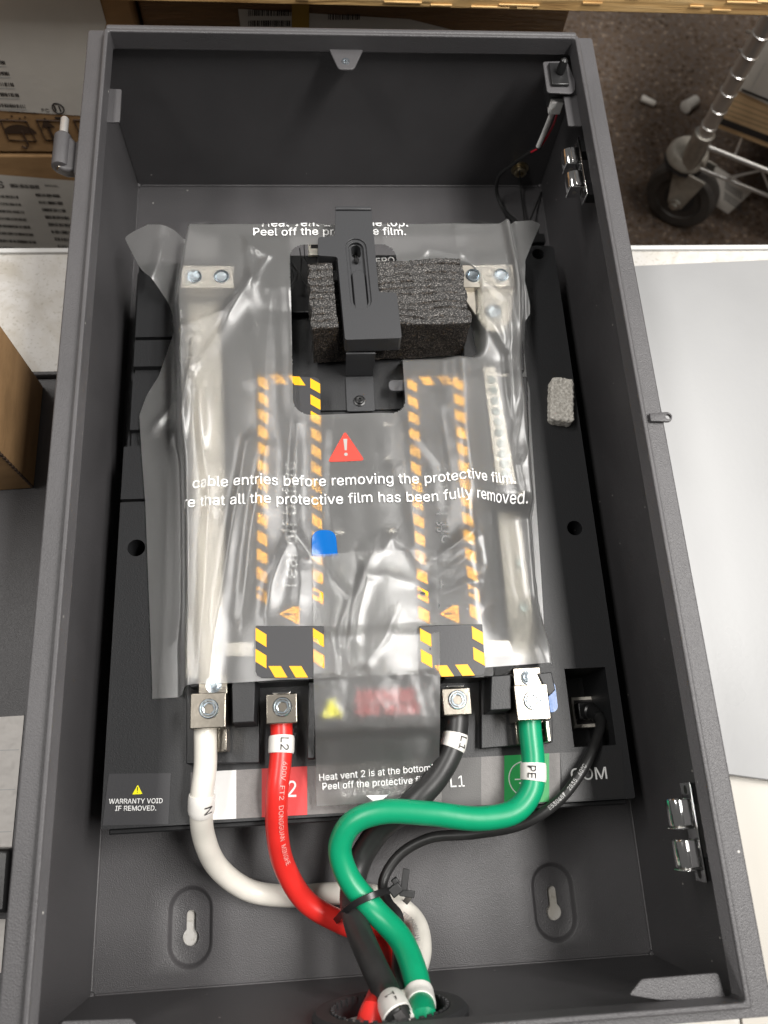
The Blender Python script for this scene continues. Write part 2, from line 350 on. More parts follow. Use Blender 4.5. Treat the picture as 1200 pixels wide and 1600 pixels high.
# ------------------------------------------------------------------ lettering
# a plain grotesque alphabet: advance | outline points | triangles, in thousandths of the size
ALPHABET = """A 480|89 -5 9 -5 198 514 280 514 470 -5 391 -5 282 301 272 332 259 371 245 418 225 483 252 483 232 417 218 369 205 331 195 301 365 194 115 194 115 147 365 147|1 10 2 10 3 2 10 11 3 11 4 3 1 12 10 12 9 10 12 9 11 9 16 11 16 4 11 8 16 9 1 17 12 17 13 12 7 16 8 17 14 13 6 16 7 17 15 14 17 18 15 18 0 15 5 19 6 19 16 6 1 18 17 18 16 17 18 19 16 19 4 16 1 0 18 5 4 19
B 456|247 -5 55 -5 55 514 241 514 290 509 331 495 363 473 385 444 399 411 403 374 400 343 391 318 377 298 359 282 339 270 320 263 320 266 341 262 366 250 388 231 407 206 419 174 423 136 418 98 404 64 381 35 347 13 302 0 130 226 130 62 245 62 294 68 327 84 344 107 350 137 347 160 338 181 323 199 303 214 278 223 248 226 130 447 130 290 238 290 263 293 286 301 305 313 319 329 328 349 331 372 325 401 309 425 281 441 240 447|1 41 2 41 3 2 41 4 3 41 5 4 41 6 5 41 53 6 53 7 6 1 42 41 52 7 53 52 8 7 51 8 52 50 8 51 50 9 8 49 9 50 49 10 9 48 10 49 47 10 48 47 11 10 46 11 47 46 12 11 45 12 46 44 12 45 44 13 12 43 13 44 1 28 42 28 43 42 28 13 43 28 16 13 16 14 13 16 15 14 28 17 16 28 18 17 28 19 18 28 40 19 40 39 19 39 20 19 1 29 28 38 20 39 37 20 38 37 21 20 36 21 37 35 21 36 35 22 21 34 22 35 33 22 34 33 23 22 32 23 33 32 24 23 31 24 32 30 24 31 30 25 24 1 30 29 1 25 30 1 26 25 1 27 26 1 0 27
C 510|342 0 306 -9 267 -12 204 -4 148 21 101 60 65 113 43 178 35 254 43 330 65 395 101 448 148 488 204 512 267 521 306 518 342 509 375 495 405 475 431 450 452 421 468 387 479 343 405 343 396 371 385 392 371 409 354 424 335 436 314 444 291 449 267 451 224 445 186 428 154 400 130 362 114 313 108 254 114 195 130 147 154 108 187 81 225 64 267 58 291 60 314 65 335 73 354 85 371 99 385 117 396 138 405 165 479 165 468 122 452 88 431 59 405 34 376 14|13 15 14 13 16 15 12 16 13 12 17 16 12 18 17 11 18 12 11 31 18 31 19 18 11 32 31 30 19 31 30 20 19 29 20 30 10 32 11 10 33 32 28 20 29 27 20 28 10 34 33 26 20 27 26 21 20 25 21 26 10 35 34 9 35 10 24 21 25 24 22 21 23 22 24 9 36 35 8 36 9 8 37 36 8 38 37 7 38 8 7 39 38 6 39 7 50 52 51 50 53 52 6 40 39 49 53 50 49 54 53 48 54 49 5 40 6 5 41 40 47 54 48 47 55 54 46 55 47 5 42 41 45 55 46 44 55 45 5 43 42 4 43 5 43 55 44 43 56 55 4 56 43 4 57 56 3 57 4 3 0 57 3 1 0 2 1 3
D 502|219 0 96 0 96 57 215 57 272 63 318 81 354 110 379 149 394 198 399 255 394 312 379 361 354 399 320 428 275 446 221 452 93 452 93 509 225 509 294 501 353 478 399 441 433 391 455 329 462 255 455 181 433 119 398 68 351 31 291 8 125 509 125 0 60 0 60 509|32 17 33 17 30 33 32 16 17 30 18 17 31 18 30 31 15 18 15 19 18 15 20 19 15 21 20 32 15 16 32 2 15 2 31 15 31 14 15 31 13 14 31 12 13 31 11 12 31 10 11 31 9 10 31 8 9 31 3 8 3 7 8 3 6 7 3 5 6 3 4 5 32 1 2 31 3 2
E 419|380 -5 55 -5 55 514 377 514 377 447 130 447 130 291 360 291 360 224 130 224 130 62 380 62|1 5 2 5 3 2 5 4 3 1 6 5 1 9 6 9 7 6 9 8 7 1 10 9 1 11 10 1 0 11
F 410|130 -5 55 -5 55 514 374 514 374 447 130 447 130 283 351 283 351 216 130 216|1 5 2 5 3 2 5 4 3 1 6 5 1 9 6 9 7 6 9 8 7 1 0 9
G 520|379 14 327 -5 269 -12 204 -4 147 21 100 60 65 113 43 178 35 254 43 330 65 395 100 448 146 488 202 512 265 521 305 518 342 508 376 493 406 473 432 448 453 419 469 386 481 344 405 344 394 370 383 390 369 408 353 423 335 435 314 444 291 449 265 451 223 445 186 428 154 400 130 362 114 313 108 254 114 195 130 147 155 109 187 81 225 64 269 58 308 62 342 76 370 97 392 126 405 161 410 208 492 194 278 194 278 261 483 261 483 200 476 140 455 88 422 46|13 15 14 13 16 15 12 16 13 12 17 16 12 18 17 11 18 12 11 31 18 31 19 18 11 32 31 30 19 31 29 19 30 10 32 11 29 20 19 10 33 32 28 20 29 27 20 28 10 34 33 26 20 27 26 21 20 25 21 26 10 35 34 9 35 10 24 21 25 24 22 21 23 22 24 9 36 35 8 36 9 8 37 36 51 53 52 51 49 53 49 54 53 8 38 37 7 38 8 51 48 49 50 54 49 55 50 54 7 39 38 48 50 51 48 55 50 6 39 7 47 55 48 6 40 39 47 56 55 46 56 47 5 40 6 5 41 40 45 56 46 45 57 56 5 42 41 44 57 45 5 43 42 43 57 44 4 43 5 4 57 43 4 0 57 3 0 4 3 1 0 2 1 3
H 517|130 -5 55 -5 55 514 130 514 130 294 387 294 387 514 462 514 462 -5 387 -5 387 227 130 227|1 3 2 1 4 3 5 7 6 5 8 7 1 11 4 11 5 4 11 10 5 10 8 5 1 0 11 9 8 10
I 300|274 -5 26 -5 26 62 113 62 113 447 26 447 26 514 274 514 274 447 188 447 188 62 274 62|5 7 6 5 8 7 4 8 5 3 9 4 9 8 4 3 10 9 1 3 2 1 10 3 1 11 10 1 0 11
K 467|230 271 99 133 99 218 118 242 135 264 153 286 171 307 189 327 208 348 361 514 460 514 233 271 130 -5 55 -5 55 514 130 514 130 334 129 225 130 193 458 -5 370 -5 182 259 228 318|13 15 14 13 2 15 2 16 15 8 10 9 8 22 10 22 11 10 7 22 8 2 3 16 3 17 16 6 22 7 6 21 22 11 19 22 5 21 6 4 21 5 1 11 0 1 19 11 3 21 4 3 20 21 17 20 3 18 20 17 13 1 2 12 20 18 13 12 1 12 19 1 20 19 12
L 393|366 -5 55 -5 55 514 130 514 130 62 366 62|1 3 2 1 4 3 1 5 4 1 0 5
M 628|127 -5 55 -5 55 514 155 514 282 189 287 176 292 161 298 143 304 124 310 105 316 85 322 67 328 44 300 44 308 66 313 84 319 103 325 123 331 142 337 160 343 176 348 189 473 514 573 514 573 -5 499 -5 499 291 499 308 499 327 500 347 500 369 501 391 501 413 502 435 502 462 520 462 510 432 502 408 494 384 487 361 479 340 472 320 466 303 460 289 345 -5 283 -5 166 289 160 303 154 319 148 338 140 359 132 382 124 406 116 431 105 462 124 462 124 437 125 416 125 394 126 372 126 350 127 329 127 309 127 291|1 54 2 54 3 2 54 55 3 55 4 3 21 34 22 34 23 22 34 35 23 35 24 23 1 53 54 56 4 55 21 33 34 36 24 35 57 4 56 21 32 33 37 24 36 1 52 53 58 4 57 21 38 32 38 31 32 38 31 37 31 24 37 1 58 52 58 51 52 1 59 58 51 4 58 30 24 31 21 39 38 50 4 51 1 60 59 29 24 30 21 40 39 49 4 50 1 61 60 28 24 29 21 41 40 48 4 49 1 62 61 27 24 28 21 42 41 47 4 48 1 63 62 26 24 27 21 43 42 46 4 47 1 0 63 25 24 26 21 44 43 45 4 46 45 5 4 20 44 21 45 6 5 19 44 20 45 7 6 18 44 19 45 8 7 17 44 18 45 9 8 16 44 17 45 15 9 15 10 9 15 10 16 10 44 16 11 44 10 45 14 15 12 44 11 45 13 14 45 12 13 45 44 12
N 523|130 -5 55 -5 55 514 139 514 347 185 356 171 367 153 379 132 392 109 405 84 421 51 400 48 397 81 396 108 395 134 394 157 394 178 394 195 394 514 468 514 468 -5 384 -5 198 288 186 307 173 328 159 351 144 379 125 411 100 456 124 459 126 418 127 384 128 354 129 328 130 307 130 291|1 28 2 28 3 2 28 29 3 29 4 3 17 19 18 17 20 19 30 4 29 1 27 28 31 26 30 26 4 30 1 31 27 31 26 27 1 32 31 25 4 26 1 33 32 24 4 25 23 4 24 1 34 33 22 4 23 1 35 34 1 0 35 21 4 22 16 20 17 21 5 4 15 20 16 21 6 5 14 20 15 21 7 6 13 20 14 21 8 7 21 12 8 12 9 8 12 9 13 9 20 13 10 20 9 21 11 12 11 20 10 21 20 11
O 533|386 21 330 -4 267 -12 204 -4 148 21 101 60 65 113 43 178 35 254 43 330 65 395 101 448 148 488 204 512 267 521 330 512 386 488 433 448 468 395 491 330 498 254 491 178 468 113 433 60 187 80 225 64 267 58 309 64 347 80 379 108 404 146 420 195 425 254 420 313 404 362 379 401 347 428 309 445 267 451 225 445 187 428 155 401 130 362 114 313 108 254 114 195 130 146 155 108|13 15 14 12 15 13 12 16 15 11 16 12 11 38 16 38 17 16 11 39 38 37 17 38 10 39 11 37 18 17 36 18 37 10 40 39 35 18 36 10 41 40 34 18 35 10 42 41 9 42 10 34 19 18 33 19 34 9 43 42 8 43 9 33 20 19 32 20 33 8 44 43 31 20 32 8 45 44 7 45 8 31 21 20 7 46 45 30 21 31 30 22 21 6 46 7 6 47 46 29 22 30 29 23 22 5 47 6 5 24 47 28 23 29 5 25 24 27 23 28 5 26 25 26 23 27 26 0 23 4 26 5 4 0 26 4 1 0 3 1 4 3 2 1
P 445|130 -5 55 -5 55 514 235 514 290 508 335 492 370 466 394 432 409 392 414 348 409 303 394 263 370 229 335 203 290 186 235 181 104 181 104 247 232 247 268 251 295 261 315 276 329 296 337 320 339 348 337 375 329 399 315 419 294 434 267 444 232 447 130 447|1 31 2 31 3 2 31 4 3 31 5 4 31 6 5 31 30 6 30 7 6 1 17 31 17 0 31 29 7 30 28 7 29 27 7 28 27 8 7 26 8 27 25 8 26 25 9 8 24 9 25 23 9 24 23 10 9 22 10 23 22 11 10 21 11 22 20 11 21 20 12 11 19 12 20 18 12 19 1 16 17 0 18 17 0 15 18 15 12 18 15 13 12 15 14 13 1 15 16 1 0 15
R 449|130 -5 55 -5 55 514 236 514 291 509 335 493 370 468 395 436 410 396 414 352 410 308 395 269 370 237 335 213 290 198 236 193 91 193 91 260 233 260 268 263 296 271 316 285 329 303 337 325 340 352 337 379 329 402 315 421 295 435 268 444 233 447 130 447 436 -5 350 -5 222 234 306 234|1 17 2 17 31 2 31 3 2 31 4 3 31 5 4 31 6 5 31 30 6 30 7 6 17 0 31 29 7 30 28 7 29 28 8 7 27 8 28 26 8 27 25 8 26 25 9 8 24 9 25 23 9 24 23 10 9 22 10 23 22 11 10 21 11 22 20 11 21 19 11 20 19 12 11 18 12 19 1 16 17 0 34 17 34 18 17 34 12 18 34 35 12 35 13 12 0 15 34 15 33 34 32 13 35 14 32 13 15 32 14 1 15 16 1 0 15 33 32 15
S 447|325 6 279 -9 224 -14 171 -9 125 5 88 27 60 57 41 94 32 142 108 142 115 112 127 91 145 75 168 63 195 57 224 54 256 57 284 65 308 78 325 95 337 116 340 139 337 160 328 176 313 189 294 200 270 209 243 217 182 235 125 256 83 286 56 324 47 372 53 414 71 451 99 480 136 502 179 516 227 521 276 516 318 502 354 480 381 452 399 417 407 373 334 373 322 409 299 433 266 448 225 453 195 451 169 443 148 431 133 415 123 397 120 376 124 354 135 337 151 323 171 313 193 304 214 298 266 284 289 277 313 268 338 257 362 242 382 223 399 200 410 172 413 139 408 98 391 61 363 30|37 39 38 36 39 37 36 40 39 35 40 36 35 41 40 34 41 35 34 49 41 49 42 41 34 50 49 48 42 49 48 43 42 34 51 50 33 51 34 47 43 48 33 52 51 46 43 47 33 53 52 46 44 43 33 54 53 32 54 33 45 44 46 32 55 54 32 56 55 31 56 32 31 57 56 31 58 57 30 58 31 30 59 58 30 60 59 30 61 60 30 62 61 29 62 30 29 63 62 29 64 63 29 65 64 29 66 65 28 66 29 28 67 66 27 67 28 27 68 67 26 68 27 25 68 26 24 68 25 24 69 68 23 69 24 22 69 23 22 70 69 21 70 22 7 9 8 7 10 9 20 70 21 20 71 70 19 71 20 7 11 10 19 72 71 18 72 19 6 11 7 6 12 11 17 72 18 6 13 12 16 72 17 6 14 13 16 73 72 5 14 6 15 73 16 5 15 14 5 73 15 5 0 73 4 0 5 4 1 0 3 1 4 3 2 1
T 449|188 447 27 447 27 514 422 514 422 447 262 447 262 -5 188 -5|1 3 2 1 4 3 0 4 1 7 5 0 5 4 0 7 6 5
U 517|366 11 316 -7 259 -13 201 -7 152 11 111 40 80 77 61 122 55 173 55 514 129 514 129 179 133 145 145 116 164 91 189 72 221 61 259 57 297 61 328 72 354 91 372 115 384 145 388 179 388 514 462 514 462 173 456 122 437 77 406 40|8 10 9 8 11 10 23 25 24 23 26 25 8 12 11 22 26 23 7 12 8 22 27 26 7 13 12 21 27 22 21 28 27 6 13 7 6 14 13 20 28 21 6 15 14 19 28 20 19 29 28 5 15 6 5 16 15 18 29 19 17 29 18 5 17 16 5 29 17 5 0 29 4 0 5 4 1 0 3 1 4 3 2 1
V 480|281 -5 200 -5 9 514 88 514 197 208 207 178 220 139 235 91 255 26 228 26 247 91 262 140 275 178 285 208 391 514 470 514|1 3 2 1 4 3 13 15 14 13 0 15 1 5 4 12 0 13 11 0 12 1 6 5 10 0 11 1 7 6 9 8 10 8 0 10 1 8 7 1 0 8
W 686|234 -5 151 -5 10 514 86 514 168 197 174 172 180 147 186 121 192 95 197 68 203 35 183 35 189 68 195 95 200 121 206 147 213 172 219 197 302 514 384 514 466 197 473 172 479 147 485 121 491 95 497 68 503 35 482 35 489 68 494 95 500 121 506 147 512 172 518 197 599 514 676 514 534 -5 452 -5 363 322 354 355 346 390 339 430 330 480 356 480 347 432 340 394 332 358 323 322|1 3 2 1 4 3 17 42 18 42 19 18 42 43 19 43 20 19 33 35 34 33 36 35 17 41 42 44 20 43 45 40 44 40 20 44 17 45 41 45 40 41 17 46 45 39 20 40 17 47 46 38 20 39 37 20 38 17 0 47 37 21 20 16 0 17 1 5 4 32 36 33 37 22 21 15 0 16 1 6 5 31 36 32 14 0 15 37 23 22 30 36 31 1 7 6 37 24 23 13 0 14 29 36 30 1 8 7 37 28 24 28 25 24 12 9 13 9 0 13 28 25 29 25 36 29 1 12 8 12 9 8 26 36 25 1 11 12 37 27 28 10 0 9 1 10 11 1 0 10 37 26 27 37 36 26
X 474|94 -5 8 -5 222 300 222 220 20 514 107 514 182 403 196 382 208 364 218 348 228 331 237 314 252 287 224 287 238 314 248 331 257 347 268 364 280 382 294 403 371 514 456 514 254 223 254 303 465 -5 379 -5 288 127 275 146 264 162 254 178 245 193 236 210 222 236 253 236 239 210 230 194 220 179 210 163 199 146 186 127|3 5 4 3 6 5 19 21 20 19 22 21 18 22 19 3 7 6 3 8 7 17 22 18 3 9 8 16 22 17 3 2 9 2 10 9 15 23 16 23 22 16 2 11 10 14 23 15 2 12 11 13 23 14 13 12 23 12 24 23 1 12 2 1 32 12 32 33 12 33 24 12 1 31 32 34 24 33 35 30 34 30 24 34 1 35 31 35 30 31 1 36 35 29 24 30 1 37 36 28 24 29 1 38 37 27 24 28 1 39 38 26 24 27 25 24 26 1 0 39
Y 472|273 -5 198 -5 198 207 7 514 94 514 196 347 212 320 227 294 240 266 257 225 216 225 233 267 247 295 261 321 276 347 378 514 464 514 273 207|2 4 3 2 5 4 14 16 15 14 17 16 2 6 5 13 17 14 12 17 13 2 7 6 11 8 12 8 17 12 2 11 7 11 8 7 2 10 11 9 17 8 2 9 10 2 17 9 1 17 2 1 0 17
Z 438|404 -5 37 -5 37 48 269 388 285 411 302 434 319 456 342 486 355 450 317 448 286 447 254 447 223 447 35 447 35 514 402 514 402 460 173 126 156 102 138 78 120 54 96 23 83 59 121 61 152 62 183 62 214 62 404 62|13 15 14 13 7 15 7 16 15 13 6 7 8 16 7 8 17 16 13 10 6 10 5 6 9 17 8 10 5 9 5 17 9 13 11 10 13 12 11 4 17 5 3 17 4 2 17 3 2 18 17 2 19 18 2 22 19 22 23 19 23 20 19 25 27 26 25 0 27 24 0 25 23 0 24 20 0 23 2 21 22 21 0 20 1 21 2 1 0 21
a 389|217 -4 191 -11 160 -14 124 -10 92 0 65 18 43 42 30 72 25 108 29 139 39 164 55 183 75 197 98 208 124 216 151 221 178 225 209 229 233 232 251 235 262 239 268 245 271 255 271 256 268 277 262 294 252 308 238 317 219 324 196 326 171 324 151 318 134 309 121 297 111 285 103 268 34 288 53 325 75 350 102 368 131 380 163 387 194 389 216 388 240 384 265 377 289 365 310 347 327 323 338 291 342 252 342 -5 272 -5 272 47 275 47 268 35 255 21 239 7 132 57 150 52 170 50 201 54 225 63 245 78 259 96 268 116 271 138 271 180 272 181 261 177 247 174 232 171 216 168 201 166 187 165 176 163 155 159 136 154 120 146 107 136 100 123 97 105 99 88 106 75 117 65|41 43 42 41 44 43 40 44 41 40 45 44 39 45 40 39 46 45 38 46 39 38 47 46 37 47 38 37 29 47 29 48 47 37 30 29 28 48 29 36 30 37 36 31 30 27 48 28 27 49 48 36 32 31 26 49 27 36 33 32 25 49 26 36 34 33 24 49 25 24 50 49 35 34 36 23 50 24 22 50 23 21 50 22 21 51 50 20 51 21 19 68 20 68 51 20 18 68 19 17 68 18 16 68 17 15 68 16 14 68 15 13 68 14 12 68 13 11 68 12 10 68 11 10 69 68 67 51 68 66 51 67 10 70 69 10 71 70 10 72 71 10 73 72 10 74 73 10 75 74 9 75 10 9 76 75 9 77 76 9 78 77 9 79 78 8 79 9 65 51 66 8 80 79 8 81 80 64 51 65 7 81 8 7 82 81 63 51 64 7 83 82 62 54 63 54 51 63 7 84 83 6 84 7 6 58 84 61 54 62 6 59 58 60 54 61 6 60 59 6 53 60 53 54 60 6 55 53 55 52 53 55 51 54 5 55 6 5 56 55 52 51 55 5 57 56 4 57 5 4 0 57 3 0 4 3 1 0 2 1 3
b 424|316 12 276 -7 230 -13 197 -10 170 -1 150 13 134 28 123 43 115 54 117 54 117 -5 48 -5 48 514 119 514 119 324 115 324 122 334 134 349 149 364 169 377 196 386 229 389 275 383 316 365 349 335 374 295 390 246 395 189 390 132 375 82 349 42 165 69 190 56 220 52 251 56 276 70 296 91 311 118 320 152 323 189 320 227 311 259 297 287 277 307 251 320 220 325 189 321 164 308 144 288 130 261 121 228 118 189 121 151 130 117 145 89|11 13 12 11 15 13 15 14 13 20 22 21 19 22 20 19 23 22 18 23 19 18 24 23 17 24 18 16 24 17 16 45 24 45 44 24 44 25 24 15 45 16 15 46 45 11 49 15 49 48 15 48 47 15 47 46 15 43 25 44 42 25 43 42 26 25 41 26 42 11 50 49 40 26 41 40 27 26 11 51 50 39 27 40 11 52 51 38 27 39 38 28 27 37 28 38 11 53 52 37 29 28 36 29 37 11 54 53 35 29 36 11 8 54 8 31 54 35 30 29 34 30 35 8 32 31 33 30 34 8 9 32 9 33 32 11 7 8 10 7 9 7 33 9 7 30 33 11 10 7 6 30 7 6 0 30 5 0 6 4 0 5 4 1 0 3 1 4 3 2 1
c 396|262 -5 235 -11 207 -13 157 -7 114 12 78 42 51 83 35 132 29 187 35 244 51 293 78 334 114 364 157 383 207 389 235 388 261 382 286 373 308 360 327 344 344 325 357 303 368 273 300 256 293 274 286 286 277 297 267 307 255 314 241 320 225 324 207 325 174 320 148 306 128 284 113 256 104 224 101 187 104 152 113 119 128 91 148 70 174 56 207 51 225 53 241 56 255 62 268 70 278 80 287 91 294 104 301 123 370 106 358 76 345 53 329 34 309 17 287 4|13 15 14 13 16 15 12 16 13 12 17 16 12 18 17 11 18 12 11 19 18 11 20 19 10 32 11 32 31 11 31 20 11 31 30 20 30 21 20 29 21 30 10 33 32 28 21 29 27 21 28 26 21 27 10 34 33 26 22 21 25 22 26 9 34 10 24 22 25 9 35 34 23 22 24 9 36 35 8 36 9 8 37 36 8 38 37 7 38 8 7 39 38 6 39 7 50 52 51 6 40 39 50 53 52 49 53 50 6 41 40 48 53 49 5 41 6 47 53 48 47 54 53 46 54 47 5 42 41 45 54 46 44 54 45 5 43 42 44 55 54 43 55 44 5 55 43 4 55 5 4 56 55 4 57 56 3 57 4 3 0 57 3 1 0 2 1 3
d 424|255 -1 228 -10 195 -13 149 -7 109 12 75 42 50 82 34 132 29 189 34 246 50 295 76 335 109 365 150 383 196 389 229 386 255 377 276 364 291 349 302 334 309 324 306 324 306 514 377 514 377 -5 308 -5 308 54 309 54 302 43 291 28 275 13 148 70 174 56 205 52 235 56 260 69 280 89 295 117 304 151 307 189 304 228 295 261 280 288 260 308 235 321 205 325 173 320 148 307 128 287 113 259 104 227 101 189 104 152 113 118 128 91|21 23 22 21 20 23 20 24 23 13 15 14 13 16 15 12 16 13 12 17 16 11 17 12 11 18 17 11 19 18 10 46 11 46 45 11 45 19 11 45 20 19 44 20 45 44 43 20 43 42 20 42 41 20 41 24 20 10 47 46 10 48 47 9 48 10 9 49 48 40 24 41 9 50 49 8 50 9 39 24 40 8 51 50 38 24 39 8 52 51 7 52 8 7 53 52 37 24 38 6 53 7 6 54 53 36 24 37 6 31 54 35 27 36 27 24 36 5 31 6 5 32 31 34 27 35 5 33 32 33 26 34 26 27 34 33 28 26 28 25 26 28 24 27 5 28 33 5 29 28 25 24 28 4 29 5 4 30 29 4 0 30 3 0 4 3 1 0 2 1 3
e 404|284 0 250 -10 212 -13 159 -7 114 12 78 42 51 83 35 131 29 187 35 243 51 292 77 333 112 364 156 383 205 389 237 387 268 379 297 365 323 345 345 318 362 284 373 242 376 194 376 164 70 164 70 226 355 226 305 193 302 237 293 267 279 291 260 310 235 321 205 325 175 321 149 309 129 291 113 267 104 240 101 211 101 178 104 140 115 108 132 84 154 66 181 55 212 51 233 53 252 57 268 65 282 76 293 90 303 111 372 94 358 61 339 36 314 15|13 15 14 13 16 15 12 16 13 12 17 16 12 18 17 11 18 12 11 19 18 10 34 11 34 33 11 33 19 11 32 19 33 31 19 32 10 35 34 31 20 19 30 20 31 10 36 35 9 36 10 29 20 30 9 37 36 29 21 20 9 38 37 28 21 29 8 25 9 25 38 9 28 26 21 26 22 21 25 39 38 27 26 28 8 24 25 39 26 25 39 22 26 40 22 39 40 23 22 7 24 8 41 23 40 7 41 24 41 23 24 7 42 41 6 42 7 51 53 52 6 43 42 51 54 53 50 54 51 6 44 43 5 44 6 49 54 50 5 45 44 48 54 49 48 55 54 47 55 48 5 46 45 46 55 47 5 55 46 4 55 5 4 56 55 4 0 56 3 0 4 3 1 0 2 1 3
f 254|1 384 233 384 233 322 1 322 147 -5 76 -5 76 432 79 463 91 489 110 509 133 523 160 532 187 535 207 534 223 532 236 529 249 524 231 462 221 465 214 467 205 468 195 469 172 466 158 456 150 441 147 418|11 13 12 11 14 13 10 14 11 10 15 14 10 16 15 10 17 16 9 17 10 8 19 9 19 18 9 18 17 9 7 21 8 21 20 8 20 19 8 7 22 21 7 23 22 6 23 7 6 24 23 6 25 24 5 25 6 5 4 25 3 1 0 3 2 1
g 425|292 -141 252 -152 207 -156 167 -153 132 -144 103 -131 79 -114 60 -94 43 -68 103 -34 114 -50 125 -62 139 -74 156 -84 179 -90 207 -92 247 -87 279 -71 299 -45 306 -5 306 63 309 63 302 53 290 38 275 24 254 11 228 3 195 0 150 5 110 22 76 50 51 88 34 135 29 191 34 247 50 295 76 335 110 365 150 383 196 389 229 386 256 377 276 364 292 349 303 334 310 324 308 324 308 384 377 384 377 -9 372 -55 354 -93 327 -121 148 80 174 68 205 64 236 68 261 79 281 98 295 123 304 155 307 193 304 230 295 262 281 288 261 308 236 321 205 325 174 320 148 307 128 287 113 260 104 229 101 193 104 156 113 125 128 99|38 40 39 38 41 40 46 48 47 46 45 48 45 49 48 37 41 38 37 42 41 36 42 37 36 43 42 36 44 43 35 68 36 68 67 36 67 44 36 67 45 44 66 45 67 66 65 45 65 64 45 64 63 45 63 49 45 35 69 68 35 70 69 34 70 35 34 71 70 62 49 63 34 72 71 33 72 34 61 49 62 33 73 72 60 49 61 33 74 73 32 74 33 32 75 74 59 49 60 31 75 32 31 76 75 58 49 59 31 53 76 57 21 58 21 49 58 30 53 31 30 54 53 56 21 57 30 55 54 55 21 56 30 20 55 20 21 55 30 22 20 22 19 20 22 49 21 30 23 22 19 49 22 29 23 30 29 24 23 29 25 24 28 25 29 28 26 25 27 26 28 18 49 19 18 50 49 8 10 9 17 50 18 8 11 10 17 51 50 8 12 11 7 12 8 16 51 17 7 13 12 7 14 13 15 51 16 7 15 14 7 51 15 7 52 51 6 52 7 5 52 6 5 0 52 4 0 5 4 1 0 3 1 4 3 2 1
h 410|131 280 122 256 119 226 119 -5 48 -5 48 514 119 514 119 282 95 282 119 335 149 366 186 384 227 389 265 385 298 373 325 352 345 323 358 286 362 241 362 -5 291 -5 291 235 285 273 269 301 244 318 210 324 185 321 163 313 145 299|4 6 5 4 8 6 8 7 6 11 13 12 11 14 13 10 14 11 10 15 14 9 15 10 9 16 15 8 27 9 27 26 9 26 25 9 25 16 9 24 16 25 24 17 16 23 17 24 8 28 27 22 17 23 8 0 28 22 18 17 4 1 8 1 0 8 21 18 22 4 2 1 21 19 18 20 19 21 4 3 2
i 167|117 451 102 441 84 438 66 441 50 451 40 466 36 483 40 501 50 516 66 526 84 529 102 526 117 516 128 501 131 483 128 466 119 -5 48 -5 48 384 119 384|17 19 18 17 16 19 9 11 10 9 12 11 8 12 9 8 13 12 7 13 8 6 13 7 6 14 13 5 14 6 5 15 14 4 15 5 4 0 15 3 0 4 3 1 0 2 1 3
j 167|117 451 102 441 83 438 65 441 50 451 39 466 36 483 39 501 50 516 65 526 83 529 102 526 117 516 128 501 131 483 128 466 48 -29 48 384 119 384 119 -30 116 -64 106 -93 90 -116 67 -134 38 -144 4 -148 -15 -148 -15 -82 2 -82 23 -78 37 -69 45 -52|16 18 17 16 19 18 31 19 16 31 20 19 30 20 31 30 21 20 29 21 30 28 21 29 26 28 27 26 21 28 26 22 21 26 23 22 26 24 23 26 25 24 9 11 10 9 12 11 8 12 9 8 13 12 7 13 8 6 13 7 6 14 13 5 14 6 5 15 14 4 15 5 4 0 15 3 0 4 3 1 0 2 1 3
k 381|179 194 105 125 105 217 118 217 282 384 372 384 186 194 119 -5 48 -5 48 514 119 514 382 -5 292 -5 141 186 192 236|8 10 9 8 2 10 2 3 10 3 7 10 3 5 4 3 14 5 14 6 5 3 13 14 6 11 14 8 1 2 7 13 3 1 6 0 1 11 6 7 12 13 8 11 1 7 11 8 12 11 7
l 189|162 -6 151 -7 139 -7 99 -2 70 17 53 46 48 84 48 514 119 514 119 99 120 78 124 65 132 59 146 57 154 57 160 58 164 58 174 60 187 -1 173 -4|6 8 7 6 9 8 6 10 9 5 10 6 5 11 10 5 12 11 16 18 17 5 13 12 15 18 16 14 18 15 13 18 14 5 18 13 4 18 5 3 18 4 3 19 18 2 19 3 2 0 19 2 1 0
m 610|119 -5 48 -5 48 384 117 384 117 290 100 290 113 325 129 349 148 367 170 381 194 389 219 391 259 385 291 364 313 334 328 290 305 290 318 323 333 346 354 365 379 379 406 388 437 391 470 387 499 376 525 357 545 331 558 297 562 255 562 -5 491 -5 491 253 485 287 469 309 446 321 418 325 396 323 377 315 361 303 350 288 343 269 340 247 340 -5 269 -5 269 259 264 287 249 307 227 321 199 325 179 323 160 316 143 304 130 287 122 265 119 238|10 12 11 21 23 22 9 12 10 20 23 21 20 24 23 9 13 12 1 3 2 1 5 3 5 6 3 6 4 3 8 13 9 19 24 20 19 25 24 7 13 8 18 25 19 7 14 13 18 26 25 6 14 7 17 26 18 6 48 14 48 47 14 47 15 14 17 35 26 35 34 26 34 27 26 17 36 35 6 49 48 4 50 6 50 49 6 16 36 17 16 37 36 33 27 34 46 15 47 4 51 50 16 38 37 32 27 33 45 16 46 16 15 46 4 52 51 16 39 38 32 28 27 1 4 5 1 53 4 53 52 4 45 39 16 45 40 39 31 28 32 44 40 45 44 41 40 1 54 53 43 41 44 31 29 28 30 29 31 43 42 41 1 0 54
